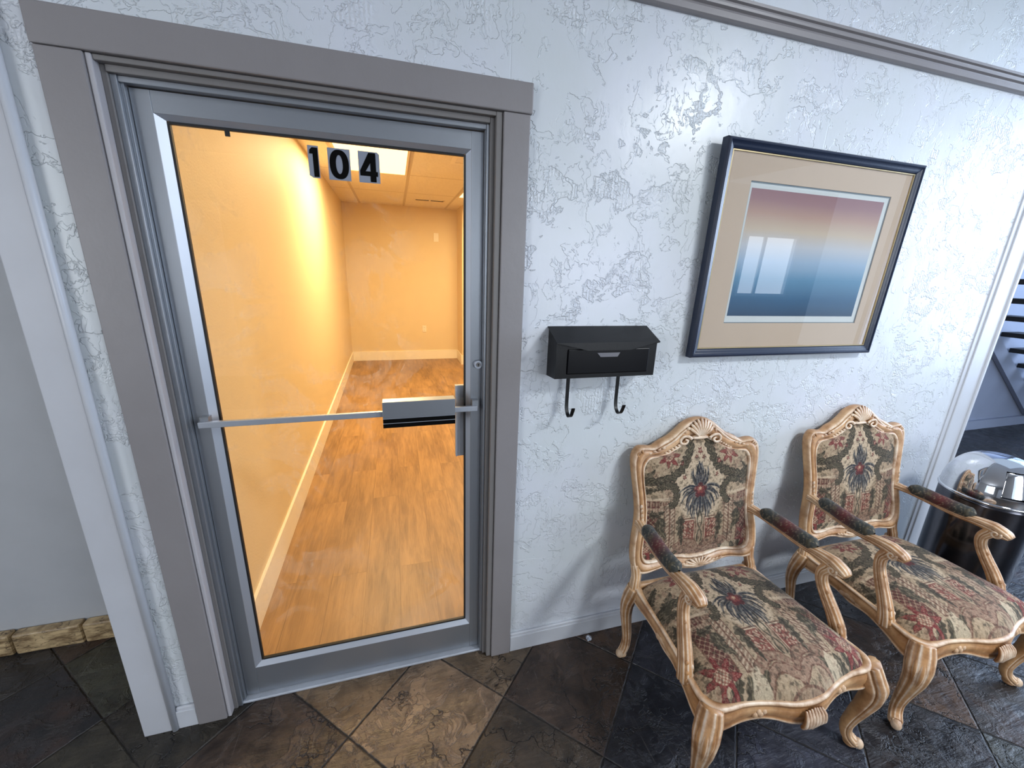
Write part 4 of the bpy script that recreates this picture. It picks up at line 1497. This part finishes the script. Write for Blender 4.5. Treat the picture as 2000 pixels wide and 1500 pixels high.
def make_chair():
    root = empty('carved_armchair')
    # ---- back frame
    outer_h = [(0.0, 1.072), (0.040, 1.066), (0.075, 1.050), (0.108, 1.024), (0.145, 1.000), (0.185, 0.984), (0.222, 0.964), (0.256, 0.968), (0.288, 0.966), (0.310, 0.940),
               (0.314, 0.90), (0.308, 0.84), (0.299, 0.77), (0.294, 0.70), (0.298, 0.64), (0.309, 0.58), (0.314, 0.52), (0.309, 0.47), (0.290, 0.440), (0.255, 0.433), (0.21, 0.440),
               (0.165, 0.447), (0.12, 0.442), (0.08, 0.431), (0.04, 0.424), (0.0, 0.421)]
    inner_h = [(0.0, 0.990), (0.030, 0.986), (0.062, 0.972), (0.092, 0.955), (0.122, 0.938), (0.152, 0.926), (0.182, 0.920), (0.210, 0.918), (0.236, 0.912), (0.254, 0.892),
               (0.261, 0.862), (0.258, 0.81), (0.251, 0.76), (0.247, 0.70), (0.250, 0.64), (0.258, 0.59), (0.265, 0.545), (0.264, 0.510), (0.250, 0.490), (0.225, 0.484), (0.190, 0.486),
               (0.15, 0.493), (0.11, 0.495), (0.075, 0.490), (0.04, 0.484), (0.0, 0.482)]

    def full(h):
        right_ = [(x, 0, z) for x, z in h]
        left_ = [(-x, 0, z) for x, z in h[-2:0:-1]]
        return right_ + left_
    O_ = catmull(full(outer_h), 4, True)
    I_ = catmull(full(inner_h), 4, True)
    # cross profile from inner edge (v=0) to outer edge (v=1): (v, height forward, wash)
    cp = [(0.0, -0.004, 0.2), (0.0, 0.006, 1.0), (0.06, 0.012, 1.1), (0.14, 0.013, 0.8), (0.19, 0.008, -0.7), (0.24, 0.006, -0.9), (0.29, 0.009, 0.6), (0.38, 0.015, 0.25), (0.50, 0.018, 0.1),
          (0.62, 0.017, 0.0), (0.70, 0.012, -0.6), (0.75, 0.010, -0.8), (0.80, 0.013, 0.9), (0.90, 0.013, 0.7), (0.97, 0.008, 0.3), (1.0, 0.0, 0.0), (1.0, -0.016, -0.1), (0.95, -0.024, 0), (0.05, -0.024, 0), (0.0, -0.016, 0)]
    V, W = [], []
    m = len(cp)
    nn = len(O_)
    for i in range(nn):
        for (v, hgt, wv) in cp:
            p = I_[i] * (1 - v) + O_[i] * v
            y = by(p[2])
            V.append((p[0], y - hgt, p[2] + hgt * BK_SL * 0.0))
            W.append(wv)
    F = []
    for i in range(nn):
        j = (i + 1) % nn
        for k in range(m):
            l = (k + 1) % m
            F.append((i * m + k, i * m + l, j * m + l, j * m + k))
    a = Acc()
    a.add((V, F, W))
    # stiles down to the seat rail
    for s in (1, -1):
        a.add(sweep(catmull([(s * 0.290, by(0.475) + .004, 0.475), (s * 0.288, by(0.43) + .004, 0.43), (s * 0.294, by(0.40) + 0.002, 0.395), (s * 0.296, 0.228, 0.345)], 6), [0.022, 0.019, 0.024], [0.018, 0.018, 0.022], (0, -1, 0), MOULD))
        # ear leaves and side beading
        a.add(spiral((s * 0.287, by(0.945) - 0.012, 0.943), 0.017, 0.004, 1.1, (s, 0, 0), (0, 0, 1), 0.0045, 2.0, 1))
        for k in range(4):
            a.add(ellipsoid((s * (0.279 - 0.0015 * k), by(0.725 - 0.02 * k) - 0.016, 0.728 - 0.019 * k), (0.006, 0.005, 0.009), 0.8, 6))
            a.add(ellipsoid((s * (0.240 - 0.02 * k), by(0.945) - 0.016, 0.944 + 0.006 * k), (0.009, 0.004, 0.005), 0.6, 6))
    fr_o = a.build('back_frame', M['wood'], root)
    # ---- crest shell, scrolls
    c = Acc()
    nr = 9
    for k in range(nr):
        an = (k - (nr - 1) / 2) / ((nr - 1) / 2) * 0.92
        L0, L1 = 0.006, 0.083 - 0.012 * abs(an)
        base = np.array((0, 0, 0.994))
        d = np.array((math.sin(an), 0, math.cos(an)))
        pts = []
        for t in (0, 0.3, 0.6, 0.85, 1.0):
            r = L0 + (L1 - L0) * t
            p = base + d * r
            p[1] = by(p[2]) - 0.012 - 0.012 * math.sin(t * PI * 0.85)
            pts.append(p)
        c.add(sweep(catmull(pts, 5), [0.0028, 0.0052, 0.0076, 0.0088, 0.0045], [0.004, 0.006, 0.007, 0.006, 0.003], (0, -1, 0), [(p[0], p[1], 0.95 if p[1] > 0.55 else -0.9) for p in profile_round(12)]))
    c.add(ellipsoid((0, by(0.99) - 0.014, 0.992), (0.042, 0.006, 0.007), 0.9, 10))
    for s in (1, -1):
        pth = [(s * 0.044, by(0.99) - .016, 0.990), (s * 0.062, by(1.0) - .018, 1.002), (s * 0.085, by(1.0) - .018, 1.003), (s * 0.099, by(.99) - .017, 0.990), (s * 0.094, by(.975) - .016, 0.974),
               (s * 0.074, by(.97) - .016, 0.972), (s * 0.064, by(.98) - .016, 0.983), (s * 0.076, by(.985) - .016, 0.990)]
        c.add(sweep(catmull(pth, 6), [0.0075, 0.006, 0.005], [0.006, 0.006, 0.005], (0, -1, 0), [(p[0], p[1], 1.0 if p[1] > 0.4 else -0.6) for p in profile_round(10)]))
        pth = [(s * 0.070, by(1.03) - .014, 1.030), (s * 0.095, by(1.02) - .016, 1.014), (s * 0.125, by(.995) - .015, 0.990), (s * 0.160, by(.975) - .013, 0.970), (s * 0.200, by(.955) - .012, 0.956)]
        c.add(sweep(catmull(pth, 6), [0.004, 0.006, 0.003], [0.005, 0.006, 0.003], (0, -1, 0), [(p[0], p[1], 0.9 if p[1] > 0.4 else -0.5) for p in profile_round(10)]))
        for k in range(5):
            a_ = 0.4 + 0.5 * k
            c.add(ellipsoid((s * (0.104 + 0.014 * k), by(.965) - 0.014, 0.967 - 0.0075 * k), (0.007, 0.005, 0.0045), 0.8, 6))
        c.add(ellipsoid((s * 0.060, by(1.035) - 0.017, 1.034), (0.009, 0.006, 0.008), 0.8, 7))
        c.add(ellipsoid((s * 0.074, by(1.02) - 0.017, 1.020), (0.007, 0.006, 0.006), 0.5, 7))
    c.build('crest_shell', M['wood'], fr_o)
    # ---- lower rail acanthus
    c = Acc()
    for k in range(9):
        an = (k - 4) / 4 * 1.35
        d = np.array((math.sin(an), 0, math.cos(an)))
        L1 = 0.040 + 0.018 * abs(math.sin(an))
        pts = []
        for t in (0, 0.4, 0.8, 1.0):
            p = np.array((0, 0, 0.444)) + d * (0.003 + L1 * t) * np.array((1.3, 1, 0.75))
            p[1] = by(p[2]) - 0.020 - 0.004 * math.sin(t * PI)
            pts.append(p)
        c.add(sweep(catmull(pts, 4), [0.0022, 0.0048, 0.006, 0.0025], [0.003, 0.005, 0.004, 0.002], (0, -1, 0), [(p[0], p[1], 0.8 if p[1] > 0.5 else -0.8) for p in profile_round(10)]))
    for s in (1, -1):
        for k in range(4):
            c.add(ellipsoid((s * (0.055 + 0.018 * k), by(.455) - 0.019, 0.452 + 0.003 * k), (0.013, 0.0045, 0.008 - .001 * k), 0.5, 7, Matrix.Rotation(-s * 0.5, 3, 'Y')))
    c.build('acanthus_carving', M['wood'], fr_o)
    # ---- back upholstery
    zs = [0.474, 0.50, 0.545, 0.60, 0.70, 0.80, 0.87, 0.905, 0.922, 0.935, 0.955, 0.972, 0.985, 0.996]
    ws = [0.240, 0.266, 0.270, 0.258, 0.253, 0.262, 0.266, 0.258, 0.225, 0.145, 0.105, 0.075, 0.045, 0.02]
    NV, NU = 330, 300
    zz = np.linspace(0.474, 0.996, NV)
    wz = np.interp(zz, zs, ws)
    u = np.linspace(-1, 1, NU)
    X = u[None, :] * wz[:, None]
    Z = np.repeat(zz[:, None], NU, 1)
    vv = (Z - 0.735) / 0.262
    bul = (1 - np.clip(np.abs(X) / 0.272, 0, 1) ** 5) * (1 - np.clip(np.abs(vv), 0, 1) ** 5)
    Yb = 0.240 + BK_SL * (Z - 0.45) + 0.004 - 0.026 * bul
    colr = weave_colour(X, (Z - 0.772) * 1.0)
    grid_mesh('back_upholstery', X, Yb, Z, colr, M['fabric'], root)
    # ---- seat cushion
    NS = 380
    uu, vv = np.meshgrid(np.linspace(-1, 1, NS), np.linspace(-1, 1, NS), indexing='ij')
    wy = np.interp(vv, [-1, -0.86, -0.3, 0.5, 0.9, 1.0], [0.308, 0.334, 0.315, 0.299, 0.290, 0.262])
    X = uu * wy
    yf = np.interp(np.abs(X), [0, 0.06, 0.115, 0.165, 0.225, 0.285, 0.318], [-0.334, -0.328, -0.312, -0.300, -0.291, -0.291, -0.283]) + 0.010
    yf = yf + 0.012 * np.abs(uu) ** 10
    yb = 0.236 - 0.02 * np.abs(uu) ** 3
    Y = yf + (yb - yf) * (vv + 1) / 2
    e1 = np.clip(np.maximum(np.abs(uu), np.abs(vv)), 0, 1)
    prof = (1 - np.abs(uu) ** 7) ** 0.55 * (1 - np.abs(vv) ** 8) ** 0.55
    dome_ = (1 - 0.55 * uu ** 2) * (1 - 0.45 * vv ** 2)
    Z = 0.362 + prof * (0.054 + 0.040 * dome_)
    colr = weave_colour(X, (Y - 0.012) * 1.0 + 0.0)
    grid_mesh('seat_cushion', X[::-1], Y[::-1], Z[::-1], colr[::-1], M['fabric'], root)
    # ---- seat rail
    plan = [(0.0, -0.334), (0.06, -0.328), (0.115, -0.312), (0.165, -0.300), (0.225, -0.291), (0.285, -0.291), (0.318, -0.285), (0.340, -0.262), (0.343, -0.232), (0.335, -0.175), (0.322, -0.10),
            (0.314, -0.03), (0.309, 0.05), (0.305, 0.13), (0.300, 0.20), (0.285, 0.236), (0.20, 0.240), (0.0, 0.242)]
    zc_ = [0.340, 0.343, 0.350, 0.352, 0.345, 0.343, 0.345, 0.345, 0.345, 0.350, 0.352, 0.352, 0.352, 0.350, 0.346, 0.345, 0.345, 0.345]
    hh = [0.044, 0.040, 0.034, 0.032, 0.037, 0.043, 0.047, 0.047, 0.042, 0.032, 0.027, 0.032, 0.027, 0.028, 0.034, 0.034, 0.03, 0.03]
    path = [(x * 0.968, y + (0.015 if y < 0 else -0.004), 0.382 - h) for (x, y), h in zip(plan, hh)]
    fullp = path + [(-x, y, z) for x, y, z in path[-2:0:-1]]
    hf = hh + hh[-2:0:-1]
    P_ = catmull(fullp, 5, True)
    h_ = catmull([(v, 0, 0) for v in hf], 5, True)[:, 0]
    rp = [(1, 0, 0)]
    # profile: a outward, b up
    rpf = [(-0.9, 1.0, 0.0), (0.2, 1.04, 0.25), (0.75, 1.0, 0.9), (0.95, 0.86, 0.5), (0.72, 0.66, -0.9), (0.66, 0.5, -0.4), (0.92, 0.30, 0.1), (1.0, 0.0, 0.0), (0.92, -0.30, 0.0), (0.68, -0.52, -0.4), (0.72, -0.68, -0.8),
           (0.98, -0.82, 0.9), (0.9, -0.97, 0.8), (0.2, -1.0, 0.0), (-0.9, -1.0, 0), (-1.0, 0, 0)]
    n_ = len(P_)
    T = np.roll(P_, -1, 0) - np.roll(P_, 1, 0)
    T[:, 2] = 0
    T /= np.linalg.norm(T, axis=1)[:, None]
    Nout = np.stack([T[:, 1], -T[:, 0], T[:, 2] * 0], 1)
    V, W, F = [], [], []
    for i in range(n_):
        for (a_, b_, w_) in rpf:
            V.append((P_[i][0] + Nout[i][0] * a_ * 0.014, P_[i][1] + Nout[i][1] * a_ * 0.014, P_[i][2] + b_ * h_[i]))
            W.append(w_)
    m = len(rpf)
    for i in range(n_):
        j = (i + 1) % n_
        for k in range(m):
            l = (k + 1) % m
            F.append((i * m + k, i * m + l, j * m + l, j * m + k))
    a = Acc()
    a.add((V, F, W))
    rail = a.build('seat_rail', M['wood'], root)
    c = Acc()
    for k in range(7):
        x = (k - 3) * 0.0125
        z1 = 0.292 + 0.004 * abs(k - 3)
        pts = [(x * 0.8, -0.334, 0.366 - 0.002 * abs(k - 3)), (x * 0.95, -0.346, 0.345), (x, -0.348, 0.32), (x * 1.05, -0.342, z1)]
        c.add(sweep(catmull(pts, 5), [0.004, 0.0062, 0.0065, 0.005], [0.004, 0.007, 0.008, 0.006], (0, -1, 0), [(p[0], p[1], 0.9 if p[1] > 0.5 else -0.9) for p in profile_round(10)]))
    c.build('apron_shell', M['wood'], rail)
    for s in (1, -1):
        c = Acc()
        for k in range(4):
            c.add(ellipsoid((s * (0.150 + 0.010 * k), -0.297 + 0.001 * k, 0.348 - 0.010 * (k % 2)), (0.010, 0.007, 0.012), 0.35, 7))
        c.build('rosette_carving', M['wood'], rail)
        c = Acc()
        for k in range(4):
            c.add(ellipsoid((s * 0.313, -0.045 + 0.022 * k, 0.346 - 0.006 * abs(k - 1.5)), (0.007, 0.016, 0.012), 0.4, 7))
        c.build('rosette_carving', M['wood'], rail)
    # ---- legs
    for s in (1, -1):
        a = Acc()
        pts = [(s * 0.322, -0.264, 0.378), (s * 0.332, -0.274, 0.345), (s * 0.346, -0.286, 0.300), (s * 0.348, -0.288, 0.250), (s * 0.340, -0.279, 0.190), (s * 0.329, -0.268, 0.130), (s * 0.324, -0.262, 0.080),
               (s * 0.330, -0.267, 0.045), (s * 0.345, -0.281, 0.024), (s * 0.356, -0.291, 0.022)]
        P_ = catmull(pts, 6)
        a.add(sweep(P_, [0.034, 0.040, 0.040, 0.034, 0.027, 0.022, 0.019, 0.020, 0.022, 0.016], [0.034, 0.036, 0.036, 0.032, 0.026, 0.021, 0.019, 0.019, 0.020, 0.014], (s * 0.7, -0.7, 0.15), MOULD))
        a.add(ellipsoid((s * 0.358, -0.293, 0.021), (0.017, 0.017, 0.020), 0.7, 10))
        a.add(ellipsoid((s * 0.340, -0.277, 0.013), (0.020, 0.020, 0.013), 0.2, 10))
        # knee carving: three veined leaves running down the outer ridge
        for (da, ln0) in ((0.0, 26), (0.55, 20), (-0.55, 20)):
            ca, sa = math.cos(da), math.sin(da)
            ox_, oy_ = s * 0.707, -0.707
            dx_, dy_ = ox_ * ca - oy_ * sa, ox_ * sa + oy_ * ca
            lp = []
            for q in range(4, ln0, 2):
                rr_ = np.interp(q / (len(P_) - 1), np.linspace(0, 1, 10), [0.034, 0.038, 0.038, 0.033, 0.0265, 0.0215, 0.019, 0.019, 0.02, 0.014])
                lp.append((P_[q][0] + dx_ * rr_ * 0.93, P_[q][1] + dy_ * rr_ * 0.93, P_[q][2]))
            a.add(sweep(lp, [0.003, 0.008, 0.009, 0.006, 0.002], [0.002, 0.005, 0.006, 0.004, 0.001], (dx_, dy_, 0.0), [(p[0], p[1], 0.9 if abs(p[0]) > 0.8 else -0.2) for p in profile_round(10)]))
        a.build('leg', M['wood'], root)
    for s in (1, -1):
        a = Acc()
        pts = [(s * 0.294, 0.228, 0.376), (s * 0.300, 0.236, 0.335), (s * 0.306, 0.246, 0.285), (s * 0.304, 0.252, 0.225), (s * 0.298, 0.246, 0.160), (s * 0.294, 0.238, 0.10), (s * 0.298, 0.236, 0.055), (s * 0.312, 0.234, 0.025), (s * 0.324, 0.232, 0.024)]
        a.add(sweep(catmull(pts, 6), [0.030, 0.032, 0.028, 0.024, 0.020, 0.018, 0.019, 0.019, 0.014], [0.028, 0.030, 0.026, 0.023, 0.020, 0.018, 0.018, 0.018, 0.013], (s * 0.8, -0.5, 0.1), MOULD))
        a.add(ellipsoid((s * 0.324, 0.230, 0.022), (0.017, 0.017, 0.020), 0.6, 10))
        a.add(ellipsoid((s * 0.308, 0.233, 0.013), (0.018, 0.018, 0.013), 0.2, 10))
        a.build('leg', M['wood'], root)
    # ---- arms
    for s in (1, -1):
        a = Acc()
        # curved upright
        up = [(s * 0.329, -0.152, 0.350), (s * 0.330, -0.145, 0.395), (s * 0.324, -0.122, 0.445), (s * 0.314, -0.090, 0.50), (s * 0.305, -0.066, 0.55), (s * 0.301, -0.062, 0.59), (s * 0.303, -0.078, 0.622), (s * 0.304, -0.088, 0.645)]
        UP = catmull(up, 7)
        a.add(sweep(UP, [0.025, 0.024, 0.021, 0.019, 0.018, 0.018, 0.021, 0.022], [0.027, 0.025, 0.023, 0.021, 0.019, 0.019, 0.022, 0.022], (0, -1, 0.02), MOULD))
        # arm rest rail, from the back to the rounded knuckle
        pts = [(s * 0.280, by(0.655) - 0.004, 0.652), (s * 0.284, 0.255, 0.654), (s * 0.293, 0.20, 0.650), (s * 0.302, 0.12, 0.640), (s * 0.306, 0.04, 0.636), (s * 0.307, -0.03, 0.645), (s * 0.306, -0.085, 0.647), (s * 0.305, -0.124, 0.638), (s * 0.305, -0.140, 0.632)]
        a.add(sweep(catmull(pts, 6), [0.021, 0.019, 0.018, 0.018, 0.019, 0.022, 0.026, 0.026, 0.019], [0.020, 0.016, 0.014, 0.012, 0.013, 0.019, 0.024, 0.021, 0.012], (0, 0, 1), MOULD))
        for t in (1, -1):
            a.add(spiral((s * 0.305 + t * 0.0245, -0.103, 0.632), 0.0175, 0.003, 1.3, (0, -1, 0), (0, 0, 1), 0.005, 0.6, -1))
            a.add(ellipsoid((s * 0.305 + t * 0.0215, -0.103, 0.632), (0.006, 0.016, 0.016), -0.3, 8))
        for k in range(5):
            p = UP[24 - 3 * k]
            a.add(ellipsoid((p[0] + (0.006 if k % 2 else -0.006), p[1] - 0.0165, p[2]), (0.007, 0.006, 0.010), 0.8 if k % 2 else -0.4, 7))
            p = UP[3 + 2 * k]
            a.add(ellipsoid((p[0] + (0.008 if k % 2 else -0.008), p[1] - 0.020, p[2]), (0.009, 0.007, 0.010), 0.7 if k % 2 else -0.2, 7))
        arm = a.build('arm', M['wood'], root)
        # pad with its own colours
        nP, nQ = 70, 40
        pp = catmull([(s * 0.289, 0.226, 0.662), (s * 0.297, 0.16, 0.661), (s * 0.304, 0.09, 0.656), (s * 0.307, 0.03, 0.655), (s * 0.307, -0.018, 0.658)], 18)
        pp = pp[np.linspace(0, len(pp) - 1, nP).astype(int)]
        tt = np.linspace(0, 1, nP)
        ew = np.clip(np.minimum(tt, 1 - tt) / 0.10, 0, 1) ** 0.5
        Xg, Yg, Zg = [np.zeros((nP, nQ)) for _ in range(3)]
        for i in range(nP):
            for k in range(nQ):
                th = 2 * PI * k / (nQ - 1)
                Xg[i, k] = pp[i][0] + math.cos(th) * (0.006 + 0.021 * ew[i])
                Yg[i, k] = pp[i][1]
                Zg[i, k] = pp[i][2] + math.sin(th) * (0.004 + 0.023 * ew[i]) + 0.008
        U = (tt[:, None] * 0.26) + np.zeros((1, nQ))
        Vv = np.linspace(-0.06, 0.06, nQ)[None, :] + np.zeros((nP, 1))
        nz = vnoise(U * 1 + 2, Vv + 2, 60, 9, 3)
        nz2 = vnoise(U * 1 + 5, Vv * 3 + 2, 120, 10, 2)
        stripe = np.abs(np.sin(np.abs(Vv) * 160 + U * 120 + nz * 5))
        base = np.zeros((nP, nQ, 3))
        g_ = np.array(s2l((62, 64, 62)))
        r_ = np.array(s2l((96, 48, 48)))
        cr_ = np.array(s2l((160, 144, 118)))
        fr_ = np.clip(1 - np.abs(U - 0.125) / 0.06, 0, 1)[..., None]
        base = g_ * (1 - fr_) + r_ * fr_
        lm = np.clip((0.24 - stripe) * 5, 0, 1)[..., None] * 0.6
        base = base * (1 - lm) + cr_ * lm
        lm = np.clip((nz - 0.6) * 8, 0, 1)[..., None] * 0.5
        base = base * (1 - lm) + np.array(s2l((92, 84, 64))) * lm
        grid_mesh('arm_pad', Xg[:, ::-1], Yg[:, ::-1], Zg[:, ::-1], base, M['fabric'], arm)
    return root


chair = make_chair()
chair.location = (1.212, -0.398, 0)
chair.rotation_euler = (0, 0, math.radians(-1.5))
tag(chair, 'carved pale wood armchair with tapestry seat beneath the mailbox, nearer the door', 'armchair', 'tapestry armchairs along the wall')
c2 = chair.copy()
COL.objects.link(c2)
for ch in list(chair.children):
    c = ch.copy()
    COL.objects.link(c)
    c.parent = c2
    for g_ in ch.children:
        d = g_.copy()
        COL.objects.link(d)
        d.parent = c
c2.location = (2.140, -0.405, 0)
c2.rotation_euler = (0, 0, math.radians(-1.0))
c2['label'] = 'carved pale wood armchair with tapestry seat beside the steel dome bin, right of the other'
